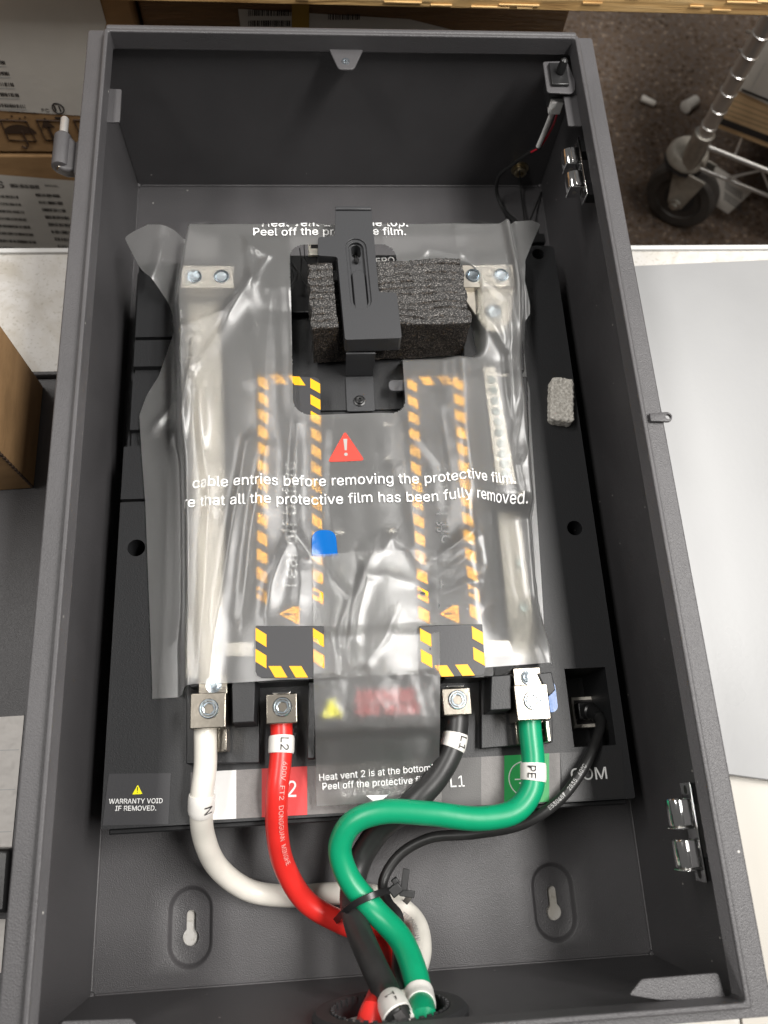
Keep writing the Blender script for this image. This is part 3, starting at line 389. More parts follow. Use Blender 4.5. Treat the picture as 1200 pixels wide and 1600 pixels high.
n 410|131 280 122 256 119 226 119 -5 48 -5 48 384 117 384 117 282 95 282 119 335 149 366 186 384 227 389 265 385 297 373 325 352 345 323 358 286 362 241 362 -5 291 -5 291 235 285 273 269 301 244 318 210 324 185 321 163 313 145 299|11 13 12 11 14 13 4 8 5 8 6 5 8 7 6 10 14 11 10 15 14 9 15 10 9 16 15 8 27 9 27 26 9 26 25 9 25 16 9 24 16 25 24 17 16 23 17 24 8 28 27 22 17 23 8 0 28 22 18 17 4 1 8 1 0 8 21 18 22 4 2 1 21 19 18 20 19 21 4 3 2
o 415|301 12 258 -7 207 -13 157 -7 114 12 78 42 51 83 35 132 29 187 35 244 51 293 78 334 114 364 157 383 207 389 258 383 301 364 337 334 364 293 381 244 386 187 381 132 364 83 337 42 148 70 174 56 207 51 241 56 267 70 288 91 302 119 311 152 314 187 311 223 302 256 288 284 267 306 241 320 207 325 174 320 148 306 128 284 113 256 104 224 101 187 104 152 113 119 128 91|13 15 14 13 16 15 12 16 13 12 17 16 11 17 12 11 38 17 38 37 17 37 18 17 10 39 11 39 38 11 10 40 39 36 18 37 10 41 40 35 18 36 9 41 10 35 19 18 9 42 41 34 19 35 9 43 42 33 19 34 8 43 9 33 20 19 8 44 43 32 20 33 8 45 44 31 20 32 31 21 20 7 45 8 7 46 45 30 21 31 30 22 21 6 46 7 29 22 30 6 47 46 28 22 29 6 24 47 28 23 22 5 24 6 27 23 28 5 25 24 26 23 27 5 26 25 5 23 26 4 23 5 4 0 23 3 0 4 3 1 0 2 1 3
p 424|119 -148 48 -148 48 384 117 384 117 324 115 324 122 334 134 349 149 364 169 377 196 386 229 389 275 383 316 365 349 335 374 295 390 246 395 189 390 132 375 82 349 42 316 12 276 -7 230 -13 197 -10 170 -1 150 13 134 28 123 43 115 54 119 54 165 69 190 56 220 52 251 56 276 70 296 91 311 118 320 152 323 189 320 227 311 259 297 287 277 307 251 320 220 325 189 321 164 308 144 288 130 261 121 228 118 189 121 151 130 117 145 89|10 12 11 9 12 10 1 3 2 1 5 3 5 4 3 9 13 12 8 13 9 8 14 13 7 14 8 6 14 7 6 45 14 45 44 14 44 15 14 5 45 6 5 46 45 1 50 5 50 49 5 49 48 5 48 47 5 47 46 5 43 15 44 42 15 43 42 16 15 41 16 42 40 16 41 40 17 16 1 51 50 39 17 40 1 52 51 38 17 39 38 18 17 37 18 38 1 53 52 37 19 18 36 19 37 1 29 53 29 54 53 35 19 36 29 31 54 35 20 19 34 20 35 29 32 31 33 20 34 29 30 32 30 33 32 1 28 29 0 28 30 28 33 30 28 20 33 1 0 28 27 20 28 27 21 20 26 21 27 25 21 26 25 22 21 24 22 25 24 23 22
r 259|119 -5 48 -5 48 384 117 384 117 326 112 326 126 350 150 371 179 385 213 390 221 390 229 389 238 389 248 388 248 316 238 318 229 319 219 320 207 321 183 318 161 310 144 298 130 281 122 261 119 237|8 10 9 8 11 10 8 12 11 8 13 12 8 14 13 7 14 8 1 3 2 1 5 3 5 4 3 6 14 7 5 17 6 17 16 6 16 15 6 15 14 6 1 23 5 23 22 5 22 21 5 21 20 5 20 19 5 19 18 5 18 17 5 1 24 23 1 0 24
s 365|262 2 224 -9 182 -13 144 -10 110 -1 81 14 58 35 41 61 29 98 97 112 109 82 127 64 151 54 181 50 216 55 241 66 258 83 263 103 260 119 250 132 234 143 211 150 148 165 102 181 69 205 48 236 42 274 47 306 61 334 84 358 113 375 148 386 187 389 224 386 256 377 282 362 303 342 318 318 331 286 265 271 254 295 239 312 218 323 187 327 158 324 134 313 119 297 114 277 117 260 127 247 146 236 173 228 231 214 277 198 310 175 330 144 336 107 331 73 317 44 293 20|31 33 32 31 34 33 30 34 31 30 35 34 29 35 30 29 36 35 28 36 29 28 43 36 43 37 36 27 44 28 44 43 28 42 37 43 27 45 44 41 37 42 41 38 37 27 46 45 40 38 41 26 46 27 26 47 46 39 38 40 26 48 47 25 48 26 25 49 48 25 50 49 25 51 50 24 51 25 24 52 51 24 53 52 23 53 24 23 54 53 22 54 23 22 55 54 21 55 22 20 55 21 20 56 55 19 56 20 18 56 19 17 56 18 8 10 9 17 57 56 16 57 17 7 10 8 15 57 16 7 11 10 15 58 57 14 58 15 7 12 11 6 12 7 13 58 14 6 13 12 6 58 13 6 59 58 5 59 6 5 0 59 4 0 5 4 1 0 3 1 4 3 2 1
t 227|1 384 209 384 209 322 1 322 60 92 60 476 131 476 131 98 133 78 140 65 151 58 171 55 177 55 185 56 193 57 206 59 219 -2 204 -6 192 -8 180 -9 168 -9 123 -3 88 18 67 50|4 6 5 4 7 6 3 1 0 3 2 1 4 8 7 23 8 4 23 9 8 23 10 9 14 16 15 23 11 10 13 16 14 12 16 13 11 16 12 23 16 11 22 16 23 21 16 22 21 17 16 20 17 21 20 18 17 20 19 18
u 410|260 13 224 -4 182 -10 145 -6 112 6 85 27 65 56 52 94 48 139 48 384 119 384 119 144 124 106 141 78 166 61 200 55 225 58 247 66 265 80 279 99 288 123 291 153 291 384 362 384 362 -5 293 -5 293 97 315 97 290 44|8 10 9 8 11 10 21 23 22 21 24 23 20 27 21 27 24 21 8 12 11 7 12 8 19 27 20 7 13 12 18 26 19 26 27 19 18 28 26 28 25 26 28 24 27 6 13 7 17 28 18 6 14 13 16 28 17 6 15 14 15 28 16 5 15 6 5 28 15 5 0 28 25 24 28 4 0 5 4 1 0 3 1 4 3 2 1
v 389|230 -5 159 -5 10 384 88 384 170 157 182 122 192 88 201 55 212 16 177 16 189 55 198 88 208 122 219 157 301 384 379 384|1 3 2 1 4 3 13 15 14 13 0 15 1 5 4 12 0 13 1 6 5 11 0 12 1 10 6 10 7 6 10 7 11 7 0 11 1 9 10 8 0 7 1 8 9 1 0 8
x 379|94 -5 11 -5 177 234 176 155 19 384 103 384 152 308 169 281 184 256 197 232 216 201 167 201 185 232 198 256 212 281 229 308 279 384 361 384 204 152 204 230 367 -5 284 -5 227 83 210 109 196 134 182 157 164 187 213 187 195 157 183 134 169 109 152 83|3 26 4 26 5 4 26 6 5 15 17 16 15 10 17 10 27 17 27 18 17 14 10 15 26 7 6 26 11 7 11 2 7 2 8 7 13 10 14 2 9 8 12 9 13 9 19 13 19 10 13 1 11 2 11 3 2 12 10 9 11 10 12 18 10 19 10 20 19 1 26 11 26 3 11 18 27 10 27 20 10 1 25 26 28 20 27 29 24 28 24 20 28 1 29 25 29 24 25 1 30 29 23 20 24 1 31 30 22 20 23 21 20 22 1 0 31
y 389|64 -148 53 -146 41 -142 58 -80 72 -82 89 -85 103 -84 115 -79 127 -70 137 -56 146 -34 157 -1 10 384 88 384 170 157 182 122 192 88 201 55 212 16 177 16 188 55 198 88 208 122 219 157 302 384 379 384 209 -60 196 -88 180 -110 162 -128 141 -140 118 -148 92 -150 77 -150|11 13 12 11 14 13 23 25 24 23 26 25 11 15 14 22 18 23 18 26 23 21 18 22 11 16 15 20 17 21 17 18 21 11 20 16 20 17 16 11 19 20 11 18 19 11 26 18 10 26 11 9 26 10 8 26 9 8 27 26 7 27 8 6 27 7 2 4 3 2 5 4 5 27 6 2 27 5 2 28 27 2 29 28 2 30 29 2 31 30 1 31 2 0 31 1 0 32 31 33 32 0
z 380|344 -5 37 -5 37 47 249 321 249 318 43 318 43 384 338 384 338 329 131 58 131 61 344 61|5 7 6 5 8 7 5 3 8 3 4 8 4 9 8 5 2 3 2 4 5 2 10 4 10 9 4 2 11 10 2 0 11 1 0 2
0 453|326 20 281 -4 227 -12 173 -4 127 20 90 59 64 112 48 177 43 254 48 331 64 397 91 449 127 488 173 513 227 521 281 513 326 488 362 449 389 397 405 331 410 254 405 177 389 112 363 59 166 78 194 60 227 55 259 60 287 78 309 106 325 145 335 195 339 254 335 314 325 364 309 403 287 431 259 449 227 454 194 449 166 431 144 403 128 363 118 314 114 254 118 195 128 145 144 106|13 15 14 12 15 13 12 16 15 11 16 12 11 38 16 38 17 16 11 39 38 37 17 38 10 39 11 37 18 17 36 18 37 10 40 39 10 41 40 35 18 36 10 42 41 34 18 35 9 42 10 34 19 18 33 19 34 9 43 42 8 43 9 33 20 19 32 20 33 8 44 43 7 44 8 32 21 20 7 45 44 31 21 32 7 46 45 30 21 31 6 46 7 30 22 21 6 47 46 29 22 30 29 23 22 5 47 6 28 23 29 5 24 47 27 23 28 5 25 24 5 26 25 26 23 27 26 0 23 4 26 5 4 0 26 4 1 0 3 1 4 3 2 1
1 453|76 0 76 55 391 55 391 0 276 509 276 0 212 0 212 448 209 448 86 358 86 427 198 509|10 4 11 10 8 4 8 7 4 7 5 4 10 9 8 6 5 7 0 2 1 0 3 2
2 453|394 -5 59 -5 59 49 231 232 257 261 278 285 295 308 306 329 313 349 315 371 312 396 303 416 289 432 271 444 249 452 224 455 197 452 175 443 157 429 143 411 135 388 132 357 60 357 66 406 82 445 107 477 141 501 180 516 225 521 269 516 308 501 341 478 365 448 381 412 386 373 383 344 376 316 361 287 340 256 310 219 271 176 158 58 158 62 394 62|27 29 28 27 30 29 26 30 27 26 31 30 25 31 26 25 32 31 24 15 25 15 32 25 24 16 15 14 32 15 13 32 14 24 17 16 13 33 32 23 17 24 12 33 13 23 18 17 11 33 12 23 19 18 10 33 11 10 34 33 23 20 19 22 20 23 9 34 10 22 21 20 9 35 34 8 35 9 7 35 8 7 36 35 6 36 7 6 37 36 5 37 6 5 38 37 4 38 5 3 38 4 3 39 38 2 39 3 2 40 39 2 42 40 42 41 40 2 43 42 2 0 43 1 0 2
3 453|311 8 267 -7 218 -12 172 -8 131 5 95 26 66 54 47 90 38 137 113 137 119 109 130 90 147 75 167 64 191 57 218 55 247 58 273 65 294 78 310 96 321 118 324 145 321 170 312 194 296 213 272 229 241 239 201 243 152 243 152 301 283 450 283 447 65 447 65 514 377 514 377 459 206 265 206 294 264 293 310 280 348 257 375 225 392 187 398 145 392 101 375 63 347 32|32 34 33 32 35 34 32 30 35 30 31 35 31 36 35 32 29 30 29 31 32 29 37 31 37 36 31 28 37 29 28 38 37 28 39 38 28 40 39 28 27 40 27 26 40 26 41 40 25 41 26 24 41 25 24 42 41 23 42 24 22 42 23 22 43 42 21 43 22 20 43 21 20 44 43 7 9 8 7 10 9 19 44 20 7 11 10 19 45 44 18 45 19 7 12 11 6 12 7 17 45 18 6 13 12 16 45 17 6 14 13 16 46 45 15 46 16 6 15 14 6 46 15 5 46 6 5 0 46 4 0 5 4 1 0 3 1 4 3 2 1
4 453|418 100 35 100 35 160 244 514 319 514 114 165 114 168 418 168 348 -5 277 -5 277 121 277 146 277 323 348 323|2 4 3 2 6 4 6 5 4 11 13 12 11 8 13 2 7 6 2 11 7 11 0 7 1 11 2 1 10 11 8 0 11 1 9 10 9 0 1 9 8 0
5 453|311 11 269 -6 221 -12 177 -7 138 7 104 28 79 57 62 92 54 135 126 135 132 110 142 92 157 77 175 65 197 57 221 55 249 58 274 69 294 85 310 107 319 133 323 162 319 192 309 219 293 241 272 258 247 268 218 272 193 270 169 264 148 254 129 241 62 248 91 514 371 514 371 447 155 447 139 306 135 306 152 319 176 330 202 336 229 339 264 335 296 326 324 310 349 289 369 263 383 233 393 200 396 163 390 115 373 73 346 38|32 36 33 36 34 33 36 35 34 32 38 36 38 37 36 41 43 42 40 43 41 40 44 43 39 44 40 39 45 44 38 45 39 38 46 45 32 28 38 28 46 38 28 27 46 27 47 46 26 47 27 32 29 28 25 47 26 32 30 29 25 48 47 24 48 25 32 31 30 23 48 24 23 49 48 22 49 23 22 50 49 21 50 22 21 51 50 20 51 21 7 9 8 7 10 9 19 51 20 19 52 51 7 11 10 18 52 19 7 12 11 6 12 7 17 52 18 6 13 12 17 53 52 16 53 17 6 14 13 15 53 16 6 15 14 5 15 6 5 53 15 5 0 53 4 0 5 4 1 0 3 1 4 3 2 1
6 453|313 10 272 -6 226 -12 180 -6 140 10 106 37 80 72 64 114 58 162 63 200 75 241 98 287 133 343 250 514 331 514 154 256 137 256 150 278 162 291 176 303 194 312 213 317 235 319 280 314 318 299 350 275 374 242 389 203 394 157 388 111 372 70 346 36 176 67 200 57 226 54 253 57 276 67 295 83 310 104 319 129 322 157 319 186 310 211 295 232 276 247 253 257 226 260 200 257 176 247 157 232 142 212 133 187 130 158 133 129 142 104 157 83|12 14 13 12 19 14 19 15 14 11 19 12 21 23 22 20 23 21 20 24 23 19 24 20 11 18 19 15 24 19 15 25 24 11 17 18 10 17 11 10 16 17 15 46 25 46 26 25 15 47 46 45 26 46 15 48 47 44 26 45 10 15 16 10 48 15 10 49 48 43 26 44 43 27 26 9 49 10 9 50 49 42 27 43 9 51 50 41 27 42 41 28 27 8 51 9 8 52 51 40 28 41 7 52 8 7 53 52 39 28 40 39 29 28 7 54 53 38 29 39 6 54 7 38 30 29 6 55 54 37 30 38 6 32 55 36 30 37 5 32 6 36 31 30 5 33 32 35 31 36 5 34 33 34 31 35 5 31 34 4 31 5 4 0 31 3 0 4 3 1 0 2 1 3
7 453|168 -5 89 -5 318 449 318 447 57 447 57 514 396 514 396 447|4 6 5 4 2 6 2 7 6 4 1 2 3 7 2 3 0 7 1 3 4 1 0 3
8 453|319 7 276 -7 226 -12 177 -7 133 7 97 29 70 59 53 95 47 135 50 167 60 197 77 223 98 245 123 261 148 268 148 264 116 278 89 305 71 340 65 380 71 419 86 453 111 481 144 502 182 516 226 521 270 516 308 502 341 481 366 453 381 419 387 380 381 340 363 305 336 278 305 264 305 268 329 261 354 245 375 223 392 197 402 168 406 135 400 95 383 59 355 29 169 65 195 57 226 54 257 57 283 65 303 78 319 94 328 115 332 139 328 164 318 186 302 204 281 218 255 227 226 230 197 227 171 218 150 204 134 186 124 164 120 139 124 115 133 94 148 78 180 305 202 297 226 295 251 297 272 305 289 317 303 333 311 353 314 376 311 398 303 417 290 433 273 445 251 452 226 455 201 452 180 445 162 433 149 417 141 398 138 376 141 353 149 333 162 317|24 26 25 23 26 24 23 27 26 22 27 23 22 28 27 22 29 28 21 84 22 84 29 22 21 85 84 83 29 84 83 30 29 20 85 21 82 30 83 20 86 85 81 30 82 20 87 86 80 30 81 20 88 87 80 31 30 19 88 20 79 31 80 19 89 88 78 31 79 19 90 89 78 32 31 18 90 19 77 32 78 18 91 90 76 32 77 18 92 91 76 33 32 17 92 18 75 33 76 17 93 92 17 70 93 74 33 75 74 34 33 16 70 17 16 71 70 73 34 74 16 72 71 72 34 73 16 34 72 16 36 34 36 35 34 15 14 16 14 36 16 13 36 14 13 37 36 12 37 13 12 38 37 11 38 12 11 60 38 60 39 38 11 61 60 59 39 60 58 39 59 11 62 61 58 40 39 10 62 11 57 40 58 10 63 62 10 64 63 56 40 57 56 41 40 9 64 10 9 65 64 55 41 56 55 42 41 8 65 9 8 66 65 54 42 55 53 42 54 8 67 66 53 43 42 7 67 8 52 43 53 7 68 67 6 68 7 52 44 43 51 44 52 6 69 68 6 46 69 50 44 51 6 47 46 49 44 50 5 47 6 49 45 44 5 48 47 48 45 49 5 45 48 4 45 5 4 0 45 4 1 0 3 1 4 3 2 1
9 453|140 499 181 515 226 521 272 515 313 498 347 472 372 437 389 395 394 347 390 308 377 268 355 222 319 166 203 -5 121 -5 299 253 316 253 303 231 291 217 276 206 259 197 239 191 218 190 173 195 135 210 103 234 79 266 63 306 58 352 64 398 80 439 106 473 276 442 253 452 226 455 200 452 177 442 157 426 143 405 133 380 130 352 133 323 143 298 157 277 177 262 200 252 226 248 253 252 276 261 295 277 310 297 319 322 322 350 319 379 310 405 295 426|1 3 2 0 3 1 0 4 3 31 4 0 31 5 4 30 5 31 30 34 5 34 33 5 33 6 5 30 35 34 30 36 35 32 6 33 55 6 32 30 37 36 29 37 30 55 7 6 29 38 37 54 7 55 29 39 38 53 7 54 28 39 29 53 8 7 28 40 39 52 8 53 27 40 28 27 41 40 51 8 52 51 9 8 27 42 41 50 9 51 50 10 9 26 42 27 26 43 42 49 10 50 26 44 43 48 10 49 48 16 10 16 11 10 25 44 26 25 45 44 47 15 48 15 16 48 17 11 16 47 20 15 20 14 15 25 46 45 46 20 47 25 20 46 24 20 25 18 11 17 18 12 11 19 12 18 23 20 24 20 12 19 23 21 20 14 12 20 22 21 23 14 13 12
. 188|131 5 115 -6 95 -10 76 -6 59 5 48 22 44 41 48 61 59 77 76 88 95 92 115 88 131 77 142 61 146 41 142 22|9 11 10 9 12 11 8 12 9 7 12 8 7 13 12 6 13 7 6 14 13 6 15 14 5 15 6 5 0 15 4 0 5 4 1 0 3 1 4 2 1 3
! 196|134 5 118 -6 98 -10 79 -6 62 5 51 22 47 41 51 60 62 77 79 88 98 91 118 88 134 77 145 60 148 41 145 22 133 155 62 155 58 514 137 514|17 19 18 17 16 19 9 11 10 8 11 9 8 12 11 7 12 8 7 13 12 6 13 7 6 14 13 5 14 6 5 15 14 5 0 15 4 0 5 4 1 0 3 1 4 3 2 1
/ 249|174 538 241 538 75 -81 8 -81|3 1 0 3 2 1
° 316|218 294 190 282 158 278 127 282 98 294 73 313 54 337 42 366 38 397 42 429 54 458 73 483 98 502 127 514 158 518 190 514 218 502 243 483 262 458 274 429 278 397 274 366 262 337 243 313 129 347 143 341 158 339 174 341 188 347 200 356 209 368 215 382 217 397 215 413 209 427 200 439 188 449 174 455 158 457 143 455 129 449 117 439 107 427 102 413 100 397 102 382 107 368 117 356|13 15 14 12 15 13 12 16 15 11 16 12 11 17 16 10 17 11 10 18 17 9 39 10 39 38 10 38 18 10 38 37 18 37 19 18 36 19 37 9 40 39 35 19 36 9 41 40 34 19 35 9 42 41 8 42 9 34 20 19 8 43 42 33 20 34 8 44 43 32 20 33 31 20 32 8 45 44 31 21 20 7 45 8 30 21 31 7 46 45 29 21 30 7 47 46 29 22 21 6 47 7 6 24 47 28 22 29 6 25 24 27 22 28 6 26 25 26 22 27 6 22 26 6 23 22 5 23 6 5 0 23 4 0 5 4 1 0 3 1 4 3 2 1"""
GLYPH = {}
for ln_ in ALPHABET.split('\n'):
    ch_, rest_ = ln_[0], ln_[2:].split('|'); q_ = list(map(int, rest_[1].split())); t_ = list(map(int, rest_[2].split()))
    GLYPH[ch_] = (int(rest_[0]) / 1000, np.array(q_, float).reshape(-1, 2) / 1000, np.array(t_).reshape(-1, 3))
def bow(x0, x1, x2, y0, y1, n=9):                  # straight back, round belly
    o = [(x0, y0), (x0, y1)]; ry = (y1 - y0) / 2; my = (y0 + y1) / 2
    for k in range(n):
        q = math.pi / 2 - math.pi * k / (n - 1); o.append((x1 + (x2 - x1) * math.cos(q) ** .9, my + ry * math.sin(q)) if abs(math.cos(q)) > 1e-6 else (x1, my + ry * math.sin(q)))
    return o
o_, i_ = bow(.054, .215, .452, -.003, .518), bow(.122, .212, .383, .060, .455); k_ = len(o_)
GLYPH['D'] = (GLYPH['D'][0], np.array(o_ + i_), np.array([t for q in range(k_) for t in ((q, k_ + q, (q + 1) % k_), ((q + 1) % k_, k_ + q, k_ + (q + 1) % k_))]))
def glyphs(body, bold=0.0, lines=1.0, align='LEFT'):
    x = 0.0; V = []; F = []
    for ch in body:
        if ch == ' ': x += 0.205; continue
        a_, q, t = GLYPH[ch]; n0 = sum(len(k) for k in V)
        V.append(np.column_stack([q[:, 0] + x, q[:, 1], np.zeros(len(q))])); F += [tuple(int(i) + n0 for i in k) for k in t]; x += a_
    return np.concatenate(V) * 1.36, F
def flat_text(mb, body, o, u, v, n, width=None, height=None, bold=0.0, lines=1.0, lift=0.0003, align='LEFT'):
    """text whose lower left corner is o, running along u, upright along v, on a surface with normal n"""
    V, F = glyphs(body, bold, lines, align); V = V.copy(); lo = V.min(0); hi = V.max(0); V -= lo
    sx = width / (hi[0] - lo[0]) if width else None; sy = height / (hi[1] - lo[1]) if height else None
    sx = sx or sy; sy = sy or sx
    o, u, v, n = map(lambda q: np.array(q, float), (o, u, v, n))
    mb.add([o + q[0] * sx * u + q[1] * sy * v + n * lift for q in V], F); return mb
X, Y, Z = (1, 0, 0), (0, 1, 0), (0, 0, 1)
def px_text(mb, body, p0, p1, z, ratio=1.0, bold=0.0, lines=1.0, lift=0.0003, align='LEFT'):
    """flat text on the plane z, its foot running between two picture points"""
    a = P(*p0, z); b = P(*p1, z); u = b - a; wd = np.linalg.norm(u); u /= wd; v = np.array((-u[1], u[0], 0))
    V, F = glyphs(body, bold, lines, align); s = V.max(0) - V.min(0)
    return flat_text(mb, body, a, u, v, Z, width=wd, height=wd * s[1] / s[0] * ratio, bold=bold, lines=lines, lift=lift, align=align)
def tri_sign(mb, c, u, v, s, n=Z, lift=0.0002):
    c, u, v, n = map(lambda q: np.array(q, float), (c, u, v, n))
    pts = roundpoly([(-0.5, -0.42), (0.5, -0.42), (0, 0.48)], 0.10)
    mb.add([c + u * a * s + v * b * s + n * lift for a, b in pts], [tuple(range(len(pts)))])
def bang(mb, c, u, v, s, n=Z, lift=0.0004):
    c, u, v, n = map(lambda q: np.array(q, float), (c, u, v, n))
    for pts in ([(-.055, .24), (.055, .24), (.028, -.1), (-.028, -.1)], [(.05 * math.cos(a), -.22 + .05 * math.sin(a)) for a in np.linspace(0, 6.283, 11)[:-1]]):
        mb.add([c + u * a * s + v * b * s + n * lift for a, b in pts], [tuple(range(len(pts)))])

W, H, D = 0.40, 0.694, 0.1756; hw = W / 2
# ================================================================== SETTING
ZF = -0.55
mb = MB().box(-3, 3.5, -1.5, 4.5, ZF - 0.05, ZF); structure('carpet_floor', mb, M['carpet'])
t = thing('work_table', 'white speckled laminate work table under the grey enclosure', 'table', (0, 0.1, ZF))
yE = 0.626
part('tabletop', MB().box(-1.1, 1.1, -0.7, yE - 0.004, -0.040, -0.0085), M['table'], t, bevel=0.002)
part('edge_strip', MB().box(-1.1, 1.1, yE - 0.0038, yE + 0.0012, -0.042, -0.0065), mat('white_edge_band', (0.62, 0.62, 0.61), 0.4), t, bevel=0.001)
for lx in (-1.0, 1.0):
    for ly in (-0.6, 0.5): part('leg', MB().box(lx - .025, lx + .025, ly - .025, ly + .025, ZF, -0.0402), M['steel'], t)

# ================================================================== ENCLOSURE
enc = thing('electrical_enclosure', 'open grey powder-coated steel enclosure holding the black power module', 'enclosure', (0, H / 2, -0.008))
def polar(fn, n=48): return [fn(2 * math.pi * (i + 0.0) / n) for i in range(n)]
def r_square(a, s): return s / max(abs(math.cos(a)), abs(math.sin(a)))
def r_rectang(a, sx, sy): return min(sx / max(1e-9, abs(math.cos(a))), sy / max(1e-9, abs(math.sin(a))))
def ray_in(fn, a):                                 # distance along angle a to the border of an implicit shape
    lo, hi = 0.0, 0.1
    for _ in range(40):
        m = (lo + hi) / 2
        if fn(m * math.cos(a), m * math.sin(a)): lo = m
        else: hi = m
    return lo
def in_stad(x, y, a, b): return (x * x + max(0, abs(y) - (b - a)) ** 2) < a * a
def in_key(x, y): return (x * x + (y + .0072) ** 2) < .0058 ** 2 or (abs(x) < .0034 and -.0072 <= y <= .0072) or (x * x + (y - .0072) ** 2) < .0034 ** 2
kl = P(297, 1450, 0); kr = P(866, 1408, 0); ky = (kl[1] + kr[1]) / 2
yt = P(322, 349, 0)[1] - .026
mb = MB(); xs = [-hw, kl[0] - .03, kl[0] + .03, kr[0] - .03, kr[0] + .03, hw]; ys = [0, ky - .03, ky + .03, yt - .03, yt + .03, H]
for i in range(5):
    for j in range(5):
        if i in (1, 3) and j in (1, 3): continue
        mb.add([(xs[i], ys[j], 0), (xs[i + 1], ys[j], 0), (xs[i + 1], ys[j + 1], 0), (xs[i], ys[j + 1], 0)], [(0, 1, 2, 3)])
n = 64; A = [2 * math.pi * i / n for i in range(n)]
for cx, cy in ((kl[0], ky), (kr[0], ky), (kl[0], yt), (kr[0], yt)):
    def lp(fr, z): return [(cx + fr(a) * math.cos(a), cy + fr(a) * math.sin(a), z) for a in A]
    stad = lambda g_, h_: (lambda a: ray_in(lambda x, y: in_stad(x, y, g_, h_), a))
    key = lambda a: ray_in(in_key, a)
    mb.loft([lp(lambda a: r_square(a, .03), 0), lp(stad(.0165, .0275), 0), lp(stad(.0158, .0268), -.0003), lp(stad(.0145, .0253), -.0022),
             lp(stad(.0136, .0243), -.0040), lp(stad(.0128, .0234), -.0045), lp(key, -.0045), lp(key, -.0065)], False, False)
part('back_panel', mb, M['coat'], enc, angle=50)
T = 0.0018
part('side_wall', MB().box(-hw - T, -hw, -T, H + T, -0.004, D - .0095), M['coat'], enc, bevel=.0006)
part('side_wall', MB().box(hw, hw + T, -T, H + T, -0.004, D - .0095), M['coat'], enc, bevel=.0006)
part('end_wall', MB().box(-hw, hw, H, H + T, -0.004, D - .0095), M['coat'], enc, bevel=.0006)
gz, gx = 0.117, 0.0
wall = part('end_wall', MB().box(-hw, hw, -T, 0, -0.004, D - .0095), M['coat'], enc)
cut(wall, [MB().lathe((gx, -.01, gz), Y, [(.039, 0), (.039, .02)], 40)])
# weld fillets along the inside corners
mbw = MB()
for x in (-hw, hw): mbw.tube([(x, .003, .0006), (x, H / 2, .0006), (x, H - .003, .0006)], .0011, 8)
for y in (0, H): mbw.tube([(-hw + .003, y, .0006), (0, y, .0006), (hw - .003, y, .0006)], .0011, 8)
for x in (-hw, hw):
    for y in (0, H): mbw.lathe((x, y, .0012), Z, [(.0026, -.001), (.0026, .001), (.0012, .0024)], 12)
part('weld_seam', mbw, M['coat'], enc)
a, at, lh = 0.0160, 0.0074, 0.0075
def rect(dx, dy): return rrect(-hw - dx, hw + dx, -dy, H + dy, 0.0015, 2)
part('rim_flange', MB().ring(rect(T, T), rect(-a + .0033, -at + .0033), D - .0092, D - lh + .0004), M['coat'], enc, bevel=.0011, seg=3)
part('rim_lip', MB().ring(rect(-a + .0032, -at + .0032), rect(-a, -at), D - .0165, D), M['coat'], enc, bevel=.0014, seg=3)
part('rim_hem', MB().box(-hw + a - .003, hw - a + .003, H - at + .0034, H + T, D - .0075, D - .001), M['coat'], enc, bevel=.0024, seg=4)
# corner tabs under the lip
for (pts, zz) in (([(168, 138), (190, 139), (187, 190), (165, 191)], D - .014), ([(880, 146), (906, 148), (910, 197), (888, 196)], D - .017),
                  ([(983, 1555), (1003, 1530), (1122, 1520), (1135, 1562), (1030, 1563)], D - .016), ([(94, 1605), (97, 1596), (205, 1592), (217, 1606)], D - .012)):
    pl = roundpoly(poly(pts, zz), .0015); part('corner_tab', MB().prism(pl, zz - .0018, zz), M['coat'], enc, bevel=.0005)
zz = D - .0135
part('corner_tab', MB().prism(roundpoly(poly([(513, 74), (569, 74), (553, 108), (529, 108)], zz), .003), zz - .002, zz), M['coat'], enc, bevel=.0006)
c = P(540, 96, zz); s = part('tab_screw', MB().lathe(c, Z, [(.0032, -.004), (.0032, .0004), (.0025, .0004), (.0022, -.0003), (.0012, .0002)], 20), M['zinc'], enc)
# tamper switch
zz = D - .0125
part('switch_plate', MB().prism(roundpoly(poly([(848, 96), (886, 95), (899, 126), (899, 141), (893, 146), (855, 144)], zz), .0025), zz - .0018, zz), M['coat'], enc, bevel=.0005)
c = P(872, 119, zz); part('tamper_switch', MB().box(c[0] - .0072, c[0] + .0072, c[1] - .0115, c[1] + .0115, zz + .0002, zz + .0028).box(c[0] - .0058, c[0] + .0058, c[1] - .0098, c[1] + .0098, zz - .022, zz - .0019), M['blacksmooth'], enc, bevel=.0008)
part('switch_plunger', MB().lathe((c[0] + .001, c[1] + .001, zz + .003), (.1, .15, 1), [(.0035, 0), (.0035, .006), (.0028, .010), (.0012, .0115)], 20), M['blacksmooth'], enc)
